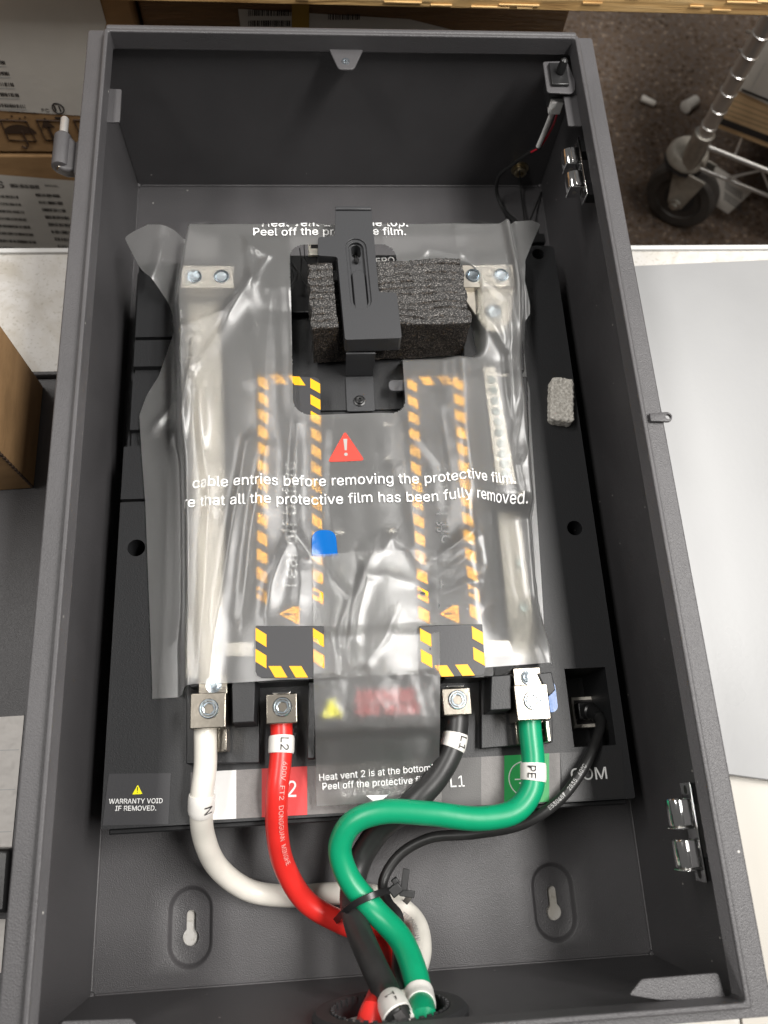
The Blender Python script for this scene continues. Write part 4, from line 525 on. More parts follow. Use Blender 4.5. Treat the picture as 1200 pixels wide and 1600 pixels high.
# lever chrome roller catches on the right wall
def catch(p0, p1):
    t0 = PX(*p0, hw - .0165); t1 = PX(*p1, hw - .0165); zc = (t0[2] + t1[2]) / 2; y0, y1 = t1[1], t0[1]; ym = (y0 + y1) / 2; ln = y1 - y0
    plate = MB().box(hw - .0165, hw - .0150, y0, y1, zc - .007, zc + .007)
    o = part('catch_plate', plate, M['chrome'], enc, bevel=.0004)
    cut(o, [MB().prism([(0, 0), (1, 0), (1, 1), (0, 1)], 0, 1)]) if False else None
    for k in (-1, 1):
        yc = ym + k * ln * .205
        r = part('catch_roller', MB().lathe((hw - .0235, yc - .0085, zc), Y, [(.0040, 0), (.0058, .0004), (.0062, .0012), (.0062, .0150), (.0056, .0158), (.0030, .016)], 28), M['chrome'], enc)
        part('roller_bore', MB().lathe((hw - .0235, yc - .0090, zc), Y, [(.0046, 0), (.0046, .0006), (.0020, .0006), (.0016, -.0008), (.001, -.001)], 20), M['steel'], r)
        part('catch_bracket', MB().box(hw - .0235, hw - .0166, yc - .0080, yc + .0070, zc + .0050, zc + .0066).box(hw - .0290, hw - .0166, yc - .0098, yc - .0087, zc - .006, zc + .0066), M['chrome'], enc, bevel=.0006)
        part('catch_spacer', MB().box(hw - .0149, hw - .0002, ym + k * ln * .38 - .006, ym + k * ln * .38 + .006, zc - .005, zc + .005), M['blacksmooth'], enc, bevel=.0006)
        part('catch_slot', MB().lathe((hw - .01655, ym + k * ln * .42, zc), X, [(.0026, 0), (.0026, .0003)], 18), M['print_dark'], enc)
catch((899, 222), (912, 314)); catch((1070, 1222), (1094, 1378))
# padlock eye on the right rim
c = PX(1024, 650, hw + T); zc = D - .012
eye = [(hw + T + .0036 * math.cos(q) + .0016, 0 + .0036 * math.sin(q)) for q in np.linspace(-1.6, 1.6, 14)] + [(hw - .0085, .0030), (hw - .0085, -.0030)]
e = part('padlock_eye', MB().prism([(x, y + P(1026, 651, D - .004)[1]) for x, y in eye], D - .0066, D - .0042), M['coat'], enc, bevel=.0005)
cut(e, [MB().lathe((hw + T + .0022, P(1026, 651, D - .004)[1], D - .01), Z, [(.0019, 0), (.0019, .01)], 20)])
# hinge on the left
zc = 0.150; hx = P(97, 240, zc)[0]; y1 = P(92, 217, zc)[1]; y0 = P(97, 262, zc)[1]
hg = part('hinge_leaf', MB().prism(ccw([(hx - .0058, y0), (hx - .0058, y1), (hx + .0058, y1), (-hw - T - .006, y1 - .006), (-hw - T - .006, y0 - .005), (hx + .004, y0 - .005)]), zc - .0058, zc + .0035), M['coat'], enc, bevel=.002, seg=3)
part('hinge_barrel', MB().lathe((hx, y0 - .0015, zc + .001), Y, [(.0040, 0), (.0062, .0008), (.0064, .002), (.0064, y1 - y0 + .002), (.0055, y1 - y0 + .0034)], 26), M['coat'], enc)
part('hinge_plate', MB().box(-hw - T - .0058, -hw - T - .0002, y0 - .0105, y1 - .007, zc - .012, zc + .006), M['coat'], enc, bevel=.0015)
part('hinge_pin', MB().lathe((hx, y1 + .002, zc + .001), Y, [(.0031, 0), (.0031, .0160), (.0024, .0172)], 20), mat('bare_pin', (.72, .71, .69), .3, .7), enc)
part('hinge_rivet', MB().lathe((hx, y0 - .0024, zc + .001), Y, [(.0004, 0), (.0024, .0002), (.0027, .0012)], 16), M['nickel'], enc)
# earth stud on the top wall
c = PY(812, 263, H)
part('earth_stud', MB().lathe((c[0], H, c[2]), (0, -1, 0), [(.0085, 0), (.0085, .0015), (.0062, .0016), (.0062, .006), (.0055, .0068), (.0034, .007), (.003, .0045), (.0012, .0046)], 26), M['brass'], enc)
# grommet in the bottom wall
part('cable_grommet', MB().lathe((gx, -.006, gz), Y, [(.0385, 0), (.0385, .0061), (.0450, .0062), (.0452, .0090), (.0430, .0115), (.0375, .0122), (.0345, .0110), (.0335, .0085), (.0335, .0015)], 56, False), M['rubber'], enc)
mb = MB()
for i in range(40):
    q = 2 * math.pi * i / 40; mb.obox((gx + .0334 * math.cos(q), .0042, gz + .0339 * math.sin(q)), (math.cos(q), 0, math.sin(q)), Y, (-math.sin(q), 0, math.cos(q)), .0007, .002, .0013)
part('grommet_teeth', mb, M['rubber'], enc)

# ================================================================== POWER MODULE
ZT = 0.065
mod = thing('power_module', 'black moulded backup power module mounted inside the grey enclosure', 'power module', (0, .33, 0.001))
xL, xR, yB, yTp = -.1832, .1813, .1087, .5715
base = part('body', MB().prism(roundpoly([(xL, yB), (xR, yB), (xR, yTp - .002), (xR - .003, yTp), (.147, yTp), (.147, .566), (xL + .001, .553)], .002), 0.004, ZT), M['black'], mod)
cr = poly([(883, 1045), (945, 1042), (963, 1164), (896, 1168)], ZT); cx0 = (cr[0][0] + cr[3][0]) / 2; cx1 = (cr[1][0] + cr[2][0]) / 2; cy1 = cr[0][1]; cy0 = cr[2][1]
cutters = [MB().box(cx0, cx1, cy0, cy1, .008, .08)]
for q, r in (((841, 397), .0055), ((213, 856), .0065), ((898, 825), .0060)):
    c = P(*q, ZT); cutters.append(MB().lathe((c[0], c[1], .02), Z, [(r, 0), (r, .06)], 30))
# grooves across the left shoulder
for p0, p1 in ((527, 532), (573, 584), (672, 697), (780, 785)):
    y1_, y0_ = P(190, p0, ZT)[1], P(190, p1, ZT)[1]; cutters.append(MB().box(xL - .004, -.128, y0_, y1_, ZT - .006, .08))
cutters.append(MB().box(xL - .004, xL + .0045, P(190, 698, ZT)[1], .60, ZT - .010, .08))
cut(base, cutters); bev(base, .0008)
for q in ((213, 856), (898, 825), (841, 397)):
    c = P(*q, ZT); part('recessed_screw', MB().lathe((c[0] + .001, c[1] - .001, .024), Z, [(.0040, 0), (.0040, .002), (.003, .003), (.0016, .003), (.0012, .0018)], 18), M['blacksmooth'], mod)
part('foot_flange', MB().box(xL + .002, xR - .002, yB - .004, yB - .0002, .045, .052), M['black'], mod, bevel=.001)
# communication socket in its well
c = P(915, 1112, .02)
sock = part('data_socket', MB().box(c[0] - .011, c[0] + .008, c[1] - .012, c[1] + .011, .0085, .024), M['cream'], mod, bevel=.0006)
part('socket_rim', MB().box(c[0] - .0095, c[0] + .0065, c[1] - .0095, c[1] + .0085, .0242, .0248), M['print_dark'], sock)
# raised covers below the film
zc_ = .089
lc = poly([(360, 1062), (505, 1060), (498, 640), (455, 640), (452, 362), (340, 364), (345, 450), (360, 700)], zc_)
part('left_cover', MB().prism(roundpoly(lc, .002), ZT, zc_ - .004), M['blacksmooth'], mod, bevel=.001)
rc = poly([(650, 1060), (775, 1057), (772, 770), (832, 764), (826, 584), (632, 586), (632, 640), (640, 660)], zc_)
part('right_cover', MB().prism(roundpoly(poly([(726, 575), (822, 575), (812, 408), (722, 410)], zc_), .002), ZT, zc_ - .004), M['blacksmooth'], mod, bevel=.001)
part('right_cover', MB().prism(roundpoly(rc, .002), ZT, zc_ - .004), M['blacksmooth'], mod, bevel=.001)
mid = poly([(455, 640), (632, 640), (632, 362), (452, 362)], .078)
# centre controls seen through the film window: an upper console and a lower step
zcen = .074
yst = P(480, 488, zcen)[1]
part('control_panel', MB().box(-.0512, .0405, yst, .556, ZT, zcen), M['blacksmooth'], mod, bevel=.0008)
part('lower_deck', MB().box(-.0512, .0405, P(540, 640, .0675)[1] - .0006, P(480, 500, .0675)[1], ZT, .0675), M['black'], mod, bevel=.0006)
mb = MB()
for r0 in (.0135, .0165):
    c = P(434, 432, zcen + .0002); mb.tube([(c[0] + r0 * math.cos(q), c[1] + r0 * math.sin(q), zcen + .0003) for q in np.linspace(0, 6.283, 40)], .00045, 6)
mb.tube([P(*q, zcen + .0003) for q in ((468, 388), (471, 405), (470, 430), (478, 445), (492, 447))], .00045, 6)
mb.tube([P(*q, zcen + .0003) for q in ((475, 380), (476, 402), (486, 420))], .00045, 6)
mb.tube([P(*q, zcen + .0003) for q in ((452, 400), (458, 415), (467, 425), (462, 440), (452, 452))], .00045, 6)
part('panel_contour', mb, M['print_emboss'], mod)
mb = MB(); px_text(mb, 'BACKUP', (441, 464), (497, 463), zcen, .9); part('lettering', mb, M['print_emboss'], mod)
mb = MB(); px_text(mb, '100A MAX', (440, 552), (520, 550), .0675, .9); part('lettering', mb, M['print_emboss'], mod)
mb = MB(); px_text(mb, 'EPO', (588, 413), (617, 411), zcen, .95, bold=.01); part('lettering', mb, M['print_white'], mod)
q0, q1 = P(482, 399, .0765), P(497, 381, .0765)
part('display_window', MB().box(q0[0], q1[0] + .004, q0[1], q1[1], zcen + .0002, zcen + .003), M['cream'], mod, bevel=.0004)
q0, q1 = P(486, 388, .0773), P(500, 383, .0773)
part('display_slot', MB().box(q0[0], q1[0], q0[1], q1[1], zcen + .0032, zcen + .0038), M['print_dark'], mod)
# soft grey pull tabs
for q, s in (((622, 602), -1), ((395, 603), -1)):
    c = P(*q, .081 if q[0] > 500 else .086); z_ = c[2]
    part('pull_tab', MB().prism(roundpoly([(c[0] - .0075, c[1] - .0048), (c[0] + .016, c[1] - .0048), (c[0] + .016, c[1] + .0048), (c[0] - .0075, c[1] + .0048)], .0048, 6), z_ - .0012, z_), M['tabgrey'], mod, bevel=.0004)
# centre channel with its small white contact posts
part('channel_floor', MB().box(-.045, .036, P(560, 1062, .076)[1], P(560, 652, .076)[1], ZT, .076), M['blacksmooth'], mod, bevel=.001)
post = None
for q in ((605, 664), (608, 716), (530, 832), (612, 830), (533, 894), (616, 892), (533, 955), (618, 951)):
    c = P(*q, .084)
    if post is None: post = part('contact_post', MB().box(c[0] - .0026, c[0] + .0026, c[1] - .0012, c[1] + .0012, .0762, .084), M['cream'], mod, bevel=.0003)
    else: inst(post, (c[0], c[1], .0801), mod)
# foam gaskets beside the breakers
for q0, q1 in (((608, 660), (636, 750)), ((728, 640), (760, 960)), ((755, 945), (776, 985)), ((362, 690), (398, 1000))):
    zz_ = .0885; a0, a1 = P(*q0, zz_), P(*q1, zz_); xm, xM = sorted((a0[0], a1[0]))
    part('foam_gasket', MB().box(xm, xM, a1[1], a0[1], .0765 if q0[0] < 640 and q0[0] > 500 else .0852, zz_), M['foam'], mod, bevel=.0005)
# hazard stickers
def hazard(q, zz_, zlow, first):
    tl, tr, br, bl = [np.array(P(*p, z_)) for p, z_ in zip(q, (zz_, zz_, zlow, zlow))]
    def at(s, t):
        p = (1 - t) * ((1 - s) * tl + s * tr) + t * ((1 - s) * bl + s * br); p[2] = zz_ + (zlow - zz_) * min(1, t / .75) ** 2.4 + .0042 * (0 if t < .848 else min(1, (t - .848) / .006)); return p
    wd = np.linalg.norm(tr - tl); ht = np.linalg.norm(bl - tl); u = (tr - tl) / wd
    cr_ = .004; rows = [(0, cr_), (cr_ * .3 / ht, cr_ * .3), (cr_ / ht, 0)] + [(k / 40, 0) for k in range(2, 34)] + [(.848, 0), (.854, 0), (.93, 0), (1 - cr_ / ht, 0), (1 - cr_ * .3 / ht, cr_ * .3), (1, cr_)]
    lps = []
    for t_, ins in rows:
        a_, b_ = at(ins / wd, t_), at(1 - ins / wd, t_); dn = np.array((0, 0, .0007)); lps.append([a_, b_, b_ - dn, a_ - dn])
    st = part('hazard_sticker', MB().loft(lps), M['sticker'], mod)
    mb = MB(); bw = .0076; lift = np.array((0, 0, .0003)); fx = bw / wd; fy = bw / ht
    pitch = .0143; nv = int(ht / pitch)
    for k in range(nv + 1):                         # slanted blocks down both long sides
        for s0, s1 in ((0.0, fx), (1 - fx, 1.0)):
            tA = (k * pitch + .001) / ht; d = .0046 / ht; l_ = .0086 / ht
            pt = [(s0, tA), (s1, tA + d), (s1, min(.998, tA + d + l_)), (s0, min(.998, tA + l_))]
            if tA + l_ > 0.998: continue
            if tA + d + l_ > .844: continue                      # the lower tab carries its own run, below
            mb.add([at(a_, b_) + lift for a_, b_ in pt], [(0, 3, 2, 1)])
    for k in range(3):
        for s0, s1 in ((0.0, fx), (1 - fx, 1.0)):
            tA = .8585 + k * pitch / ht; d = .0046 / ht; l_ = .0086 / ht
            if tA + l_ > .985: continue
            pt = [(s0, tA), (s1, tA + d), (s1, min(.985, tA + d + l_)), (s0, tA + l_)]
            mb.add([at(a_, b_) + lift for a_, b_ in pt], [(0, 3, 2, 1)])
    nh = int(wd / pitch)
    for k in range(nh + 1):
        for t0, t1 in ((0.0, fy), (1 - fy, 1.0)):
            sA = (k * pitch + .009) / wd; d = .0046 / wd; l_ = .0086 / wd
            if sA + d + l_ > .985: continue
            pt = [(sA, t0), (sA + l_, t0), (sA + d + l_, t1), (sA + d, t1)]
            mb.add([at(a_, b_) + lift for a_, b_ in pt], [(0, 1, 2, 3)])
    part('hazard_stripes', mb, M['yellow'], st)
    up = (tl - bl) / ht; side = -u
    c = at(.50, .815); mb = MB(); tri_sign(mb, c, up, side, .0155, lift=.0003); part('warning_triangle', mb, M['yellow'], st)
    mb = MB(); bang(mb, c, up, side, .0155, lift=.0005); part('exclamation_mark', mb, M['print_dark'], st)
    mb = MB(); flat_text(mb, 'Tear off before', at(.62, .745), up, side, Z, width=.100, lift=.0003); part('lettering', mb, M['print_grey'] if first else M['print_faint'], st)
    return st
hazard([(404, 586), (500, 590), (507, 1060), (400, 1060)], .0868, .0994, True)
hazard([(636, 590), (722, 588), (757, 1056), (658, 1060)], .0868, .0994, False)
# copper and tin: the neutral bar (left) and the earth bar (right)
zb = .0965
def rod(name, pts, z0, z1, m=M['busbar'], bevel=.0006, par=mod): return part(name, MB().prism(poly(pts, z1), z0, z1), m, par, bevel=bevel)
rod('neutral_plate', [(284, 415), (366, 415), (365, 450), (283, 450)], .086, .1000)
rod('neutral_bar', [(290, 451), (342, 451), (352, 760), (344, 1058), (292, 1062), (300, 760)], .0655, .0790)
rod('earth_plate', [(722, 414), (801, 413), (804, 447), (724, 449)], .086, .1000)
rod('earth_step', [(722, 450), (803, 449), (798, 500), (785, 520), (760, 518), (728, 470)], .086, .093)
M['bar_light'] = mat('pale_tinned_bar', (0.52, 0.485, 0.415), 0.5, 0.5)
eb = rod('earth_terminal_bar', [(754, 574), (774, 573), (808, 757), (776, 758)], .078, .0875, M['bar_light'])
rod('earth_bar_flank', [(776, 580), (800, 590), (818, 775), (810, 780), (808, 757), (777, 590)], .078, .0835, M['bar_light'])
rod('earth_strap', [(776, 800), (812, 798), (842, 1035), (800, 1038)], .0655, .0700, mat('dull_tinned_strap', (0.40, 0.375, 0.32), 0.6, 0.5))
rod('breaker_tab', [(755, 1001), (797, 1000), (803, 1024), (757, 1026)], .0855, .0945)
rod('neutral_tab', [(352, 1003), (398, 1003), (398, 1026), (352, 1026)], .0855, .092)
scr = None
for q in ((303, 432), (346, 432), (740, 430), (783, 430)):
    c = P(*q, .1005)
    if scr is None:
        scr = part('plate_screw', MB().lathe((c[0], c[1], .1000), Z, [(.0066, -.001), (.0066, .0004), (.0058, .0013), (.0046, .0014), (.0038, .0004), (.002, .0002)], 28), M['zinc'], mod); zo = WL[scr][2]
    else: inst(scr, (c[0], c[1], zo), mod)
c = P(771, 488, .094); inst(scr, (c[0], c[1], zo - .0052), mod)
bs = None
for i in range(10):
    t_ = i / 9; c = P(768 + 22 * t_, 594 + 148 * t_, .0877)
    if bs is None: bs = part('terminal_screw', MB().lathe((c[0], c[1], .0876), Z, [(.0036, -.001), (.0036, .0003), (.003, .0009), (.0018, .0009), (.0014, .0002)], 18), mat('tinned_screw', (.20, .235, .215), .4, .8), mod); zo2 = WL[bs][2]
    else: inst(bs, (c[0], c[1], zo2), mod)
c = P(762, 1013, .095); part('white_washer', MB().lathe((c[0], c[1], .0947), Z, [(.0042, 0), (.0042, .0008), (.0018, .0008), (.0016, .0001)], 20), M['print_white'], mod)
for q in ((812, 880), (818, 950)):
    c = P(*q, .0712); inst(bs, (c[0], c[1], .0712), mod)
# terminal pods along the lower edge
def pod(pts, z0, z1, tap=None, name='terminal_pod'):
    a_ = poly(pts, z1)
    cx = sum(p[0] for p in a_) / len(a_); cy = sum(p[1] for p in a_) / len(a_); k = tap or 1.0
    return part(name, MB().prism([(cx + (x - cx) * k, cy + (y - cy) * k) for x, y in a_], z0, z1, a_), M['black'], mod, bevel=.0007)
pod([(291, 1058), (405, 1062), (405, 1192), (291, 1194)], ZT, .0735)
pod([(362, 1062), (399, 1060), (397, 1128), (363, 1130)], .0736, .0965, 1.08)
pod([(293, 1060), (360, 1060), (356, 1072), (296, 1074)], .0736, .088)
pod([(752, 1058), (862, 1052), (864, 1160), (752, 1170)], ZT, .0735)
pod([(768, 1056), (798, 1054), (799, 1108), (766, 1110)], .0736, .0965, 1.08)
pod([(840, 1052), (862, 1050), (868, 1078), (858, 1088)], .0736, .092)
part('recess_wall', MB().box(P(405, 1062, .08)[0], P(482, 1062, .08)[0], P(440, 1066, .09)[1], P(440, 1060, .09)[1] + .004, ZT, .0915), M['blacksmooth'], mod)
part('recess_wall', MB().box(P(692, 1062, .08)[0], P(752, 1062, .08)[0], P(720, 1060, .09)[1], P(720, 1056, .09)[1] + .004, ZT, .0915), M['blacksmooth'], mod)
part('divider', MB().prism(poly([(482, 1066), (492, 1066), (492, 1185), (480, 1185)], .085), ZT, .085), M['black'], mod, bevel=.0006)
# raised front cover with its warning label
fc = poly([(494, 1062), (686, 1058), (684, 1134), (494, 1142)], .0790)
fb = poly([(494, 1062), (686, 1058), (684, 1150), (494, 1158)], .0790)
fcov = part('front_cover', MB().prism(fb, ZT, .0790, fc), M['blacksmooth'], mod, bevel=.0012, seg=3)
mb = MB(); c = P(519, 1106, .0790); tri_sign(mb, c, X, Y, .0145); part('warning_triangle', mb, M['lemon'], fcov)
mb = MB()
for q0, q1 in (((556, 1080), (648, 1096)), ((556, 1104), (594, 1116)), ((600, 1102), (655, 1114))):
    a0, a1 = P(*q0, .0793), P(*q1, .0793); mb.box(a0[0], a1[0], a1[1], a0[1], .0791, .0793)
part('warning_panel', mb, mat('dark_red_print', (0.33, 0.03, 0.03), 0.5), fcov)
# terminal lugs
def lug(px_, py_, zt_, wdt, hgt, depth, small=True, strap=True):
    c = P(px_, py_, zt_); a_ = wdt / 2; b_ = hgt / 2
    o = part('terminal_lug', MB().box(c[0] - a_, c[0] + a_, c[1] - b_, c[1] + b_, zt_ - depth, zt_), M['nickel'], mod, bevel=.0007, seg=3)
    sc0 = (c[0] + .0005, c[1] + .0010, zt_)
    s_ = part('clamp_screw', MB().lathe(sc0, Z, [(.0064, .0002), (.0064, .0010), (.0059, .0016), (.0053, .0016), (.0051, .0006), (.0050, -.0040), (.0046, -.0040), (.0045, .0011), (.0042, .0014), (.0036, .0014)], 36, False), M['zinc'], o)
    part('hex_recess', MB().lathe(sc0, Z, [(.0041, .0013), (.0035, .0011), (.0033, -.0034), (.0012, -.0046), (.0002, -.0048)], 6, False), M['zinc'], s_, angle=20)
    if strap:
        part('lug_plate', MB().box(c[0] - a_ * .72, c[0] + a_ * .95, c[1] + b_ * .6, c[1] + b_ + .013, zt_ - depth, zt_ - depth * .45), M['nickel'], mod, bevel=.0005)
        n_ = part('lug_nut', MB().lathe((c[0] + .002, c[1] + b_ + .0062, zt_ - depth * .45), Z, [(.0052, 0), (.0052, .0012), (.0036, .0014), (.0036, .0042), (.0022, .0044), (.0016, .0036)], 24), M['zinc'], mod)
        part('lug_saddle', MB().box(c[0] - a_ * .75, c[0] + a_ * 1.0, c[1] - b_ - .014, c[1] - b_ + .002, zt_ - depth, zt_ - depth * .8).box(c[0] + a_ * .78, c[0] + a_, c[1] - b_ - .014, c[1] - b_ - .0003, zt_ - depth * .8, zt_ - depth * .25), M['nickel'], mod, bevel=.0005)
    return c
lN = lug(325, 1110, .1020, .0232, .0228, .026)
lL2 = lug(440, 1107, .0930, .0208, .0195, .024, strap=False)
lL1 = lug(714, 1096, .0930, .0195, .0180, .024, strap=False)
lPE = lug(832, 1097, .1020, .0230, .0235, .026)
for l_ in (lL2, lL1): part('lug_clip', MB().box(l_[0] - .006, l_[0] + .006, l_[1] + .0098, l_[1] + .0112, .078, .0925), M['chrome'], mod, bevel=.0003)
# label strip
def lab(pts, m, k=0, name='label_panel'):
    z_ = ZT + .0004 + k * .0003
    return part(name, MB().prism(poly(pts, z_), z_ - .0003, z_), m, mod)
yA = lambda x: 1207 - (x - 296) * .0535; yBt = lambda x: 1283 - (x - 296) * .054
def seg(x0, x1, m, k=0, **kw): return lab([(x0, yA(x0)), (x1, yA(x1)), (x1, yBt(x1)), (x0, yBt(x0))], m, k, **kw)
lab([(298, yA(298)), (690, yA(690)), (690, yBt(690)), (306, yBt(306)), (297, yBt(297) - 12)], M['l_grey'])
seg(690, 752, M['l_dark'], 0); seg(752, 875, M['l_grey'], 0)
lab([(875, yA(875)), (972, yA(972)), (976, yBt(976)), (880, yBt(880))], M['l_black'])
seg(330, 369, M['l_white'], 1); seg(409, 480, M['l_red'], 1); seg(788, 858, M['l_green'], 1)
zl = ZT + .0008
mb = MB(); px_text(mb, 'L2', (432, 1246), (463, 1245), zl, 1.1, bold=.02); part('lettering', mb, M['print_white'], mod)
mb = MB(); px_text(mb, 'L1', (704, 1230), (726, 1229), zl, 1.05, bold=.005); part('lettering', mb, M['print_white'], mod)
mb = MB(); px_text(mb, 'COM', (893, 1220), (949, 1217), zl, .95, bold=.012); part('lettering', mb, M['print_white'], mod)
mb = MB(); px_text(mb, 'BACKUP', (533, 1244), (655, 1240), zl, 1.0, bold=.03); part('lettering', mb, M['print_white'], mod)
c = P(821, 1217, zl); mb = MB(); r_ = .0115
mb.tube([(c[0] + r_ * math.cos(q), c[1] + r_ * math.sin(q), zl) for q in np.linspace(0, 6.2832, 44)], .0004, 4)
for w_, dy in ((.0075, 0), (.0048, -.0026), (.002, -.0052)): mb.box(c[0] - w_ , c[0] + w_, c[1] + dy - .0004, c[1] + dy + .0004, zl - .0002, zl + .0002)
mb.box(c[0] - .0004, c[0] + .0004, c[1], c[1] + .0085, zl - .0002, zl + .0002); part('earth_symbol', mb, M['print_white'], mod)
# warranty sticker
ws = lab([(170, 1209), (267, 1208), (263, 1288), (160, 1290)], M['sticker'], 0, name='warranty_sticker')
mb = MB(); c = P(215, 1234, zl); tri_sign(mb, c, X, Y, .0068); part('warning_triangle', mb, M['lemon'], ws)
mb = MB(); bang(mb, c, X, Y, .0068); part('exclamation_mark', mb, M['print_dark'], ws)
mb = MB(); px_text(mb, 'WARRANTY VOID', (170, 1256), (254, 1255), zl, 1.0, bold=.012); px_text(mb, 'IF REMOVED.', (180, 1267), (244, 1266.5), zl, 1.0, bold=.012); part('lettering', mb, M['print_white'], ws)
# wire clip at the upper right corner of the module
c = P(818, 362, .05); part('wire_clip', MB().box(c[0] - .016, c[0] + .014, c[1] - .006, c[1] + .004, .03, .052).box(c[0] + .002, c[0] + .0175, c[1] - .016, c[1] - .0065, .03, .056), M['blacksmooth'], mod, bevel=.001)

# ================================================================== BRACKET, FOAM, FIBRE
zp = .1215
br = thing('locking_bracket', 'black stepped bracket with a long slot screwed over the foam block', 'bracket', tuple(P(562, 620, .068)))
pl = [(524, 322), (580, 322), (592, 456), (620, 457), (628, 528), (539, 531), (527, 401), (496, 399), (497, 370), (523, 369)]
pl = poly(pl, zp); rp = []
plate = part('plate', MB().prism(roundpoly(pl, .0022), zp - .0175, zp), M['bracket'], br)
part('end_lip', MB().prism(poly([(524, 322), (580, 322), (580.6, 327), (523.8, 327)], zp + .0018), zp + .0001, zp + .0018), M['bracket'], br, bevel=.0006)
sa, sb = P(556, 385, zp), P(564, 470, zp)
ang = math.atan2(sb[1] - sa[1], sb[0] - sa[0]) + math.pi / 2; cm = (sa + sb) / 2; hl = np.linalg.norm(sb - sa) / 2
cut(plate, [MB().prism(stadium(cm[0], cm[1], .0082, hl + .0075, ang), zp - .0016, zp + .01), MB().prism(stadium(cm[0], cm[1], .0060, hl + .0052, ang), zp - .0046, zp + .01),
            MB().prism(stadium(sa[0] + .0002, sa[1] - .0015, .0037, .0062, ang), zp - .03, zp + .01)])
bev(plate, .0007)
part('slide_key', MB().prism(stadium(*(cm * .38 + sb * .62)[:2], .0047, hl * .78, ang), zp - .0044, zp - .0012), M['bracket'], br, bevel=.0005)
q = P(557, 404, zp); part('key_stud', MB().lathe((q[0], q[1], zp - .0045), Z, [(.0022, 0), (.0022, .003), (.0014, .0038)], 16), M['blacksmooth'], br)
u0, u1 = P(540, 552, zp - .018), P(586, 552, zp - .018); yf = u0[1]
zft = .0690
xs0, xs1 = P(540, 600, zft)[0], P(584, 600, zft)[0]
part('strap', MB().prism([(xs0, yf - .001), (xs1, yf - .001), (xs1, yf + .0006), (xs0, yf + .0006)], zft, zp - .0176), M['bracket'], br, bevel=.0004)
ft = poly([(540, 594), (584, 594), (583, 642), (541, 642)], zft)
part('foot', MB().prism([(xs0, yf - .0008), (xs1, yf - .0008)] + roundpoly([ (xs0, yf - .0008), (xs0, ft[2][1]), (xs1, ft[2][1]), (xs1, yf - .0008)], .003)[5:15], zft - .0013, zft) if False else MB().prism(roundpoly([(xs0, ft[2][1]), (xs1, ft[2][1]), (xs1, yf - .0011), (xs0, yf - .0011)], .002), zft - .0013, zft), M['bracket'], br, bevel=.0004)
c = P(562, 627, zft); part('foot_screw', MB().lathe((c[0], c[1], zft), Z, [(.0047, .0001), (.0047, .0012), (.0036, .0016), (.0034, .0032), (.0026, .0036), (.0012, .0034), (.0010, .0022)], 24), M['blacksmooth'], br)

def foam_block(name, label, cat, x0, x1, y0, y1, z0, z1, m, lay, seed, nx=90, ny=70, nz=26, amp=.0007, skin=None, channel=None, rnd=0):
    r = np.random.default_rng(seed); bm = bmesh.new()
    def grid(nu, nv, f):
        vs = [[bm.verts.new(f(i / nu, j / nv)) for j in range(nv + 1)] for i in range(nu + 1)]
        for i in range(nu):
            for j in range(nv): bm.faces.new((vs[i][j], vs[i + 1][j], vs[i + 1][j + 1], vs[i][j + 1]))
    dx, dy, dz = x1 - x0, y1 - y0, z1 - z0
    grid(nx, ny, lambda u, v: (x0 + u * dx, y0 + v * dy, z1)); grid(nx, ny, lambda u, v: (x0 + u * dx, y0 + v * dy, z0))
    grid(nx, nz, lambda u, v: (x0 + u * dx, y0, z0 + v * dz)); grid(nx, nz, lambda u, v: (x0 + u * dx, y1, z0 + v * dz))
    grid(ny, nz, lambda u, v: (x0, y0 + u * dy, z0 + v * dz)); grid(ny, nz, lambda u, v: (x1, y0 + u * dy, z0 + v * dz))
    bmesh.ops.remove_doubles(bm, verts=bm.verts, dist=1e-6)
    from mathutils import noise
    for v in bm.verts:
        p = v.co.copy(); q = Vector((p.x * 500, p.y * 500, p.z * 500)); d = noise.noise_vector(q) * amp
        lowf = noise.noise_vector(Vector((p.x * 45 + seed, p.y * 45, p.z * 45))) * amp * 2.2
        edge = min(p.x - x0, x1 - p.x)
        t = (p.z - z0) / dz; v.co += d + lowf
        if lay:
            ridge = abs(math.sin(math.pi * ((p.y - y0) / dy * lay + .12 * math.sin(p.x * 160) + .42 * noise.noise(Vector((p.x * 28, p.y * 75, seed))))))
            if t > .98: v.co.z -= .0024 * (1 - ridge) ** 2.5 * (.6 + .8 * noise.noise(Vector((p.x * 90, p.y * 40, 4.2))))
            if t > .5: v.co.x += .0010 * math.sin((p.y - y0) / dy * lay * 2.1) * (1 if p.x > (x0 + x1) / 2 else -1) * (1 if min(abs(p.x - x0), abs(p.x - x1)) < 1e-5 else 0)
        if rnd:                                       # worn, rounded edges
            for k, (lo_, hi_) in enumerate(((x0, x1), (y0, y1))):
                o_ = 1 - k; q_ = ((y0, y1), (x0, x1))[k]; e = min(p[o_] - q_[0], q_[1] - p[o_]); f = max(0, 1 - e / rnd); m_ = (lo_ + hi_) / 2
                v.co[k] -= (p[k] - m_) / (hi_ - lo_) * 2 * rnd * .42 * f * f
            if t > .5: v.co.z -= rnd * .5 * max(0, 1 - min(p.x - x0, x1 - p.x, p.y - y0, y1 - p.y) / (rnd * .7)) ** 2
        if channel and t > .2:
            c0, c1, depth = channel
            if c0 < p.x < c1: v.co.z -= depth * t
        if skin and p.y < y0 + 1e-5: v.co.y -= .004 * (1 - t) * skin
    v_ = [x.co[:] for x in bm.verts]; bm.verts.index_update(); f_ = [tuple(w_.index for w_ in f.verts) for f in bm.faces]; bm.free()
    mb = MB().add(v_, f_); o = single(name, mb, m, label, cat, angle=80)
    return o
zf0, zf1 = .0735, .1175
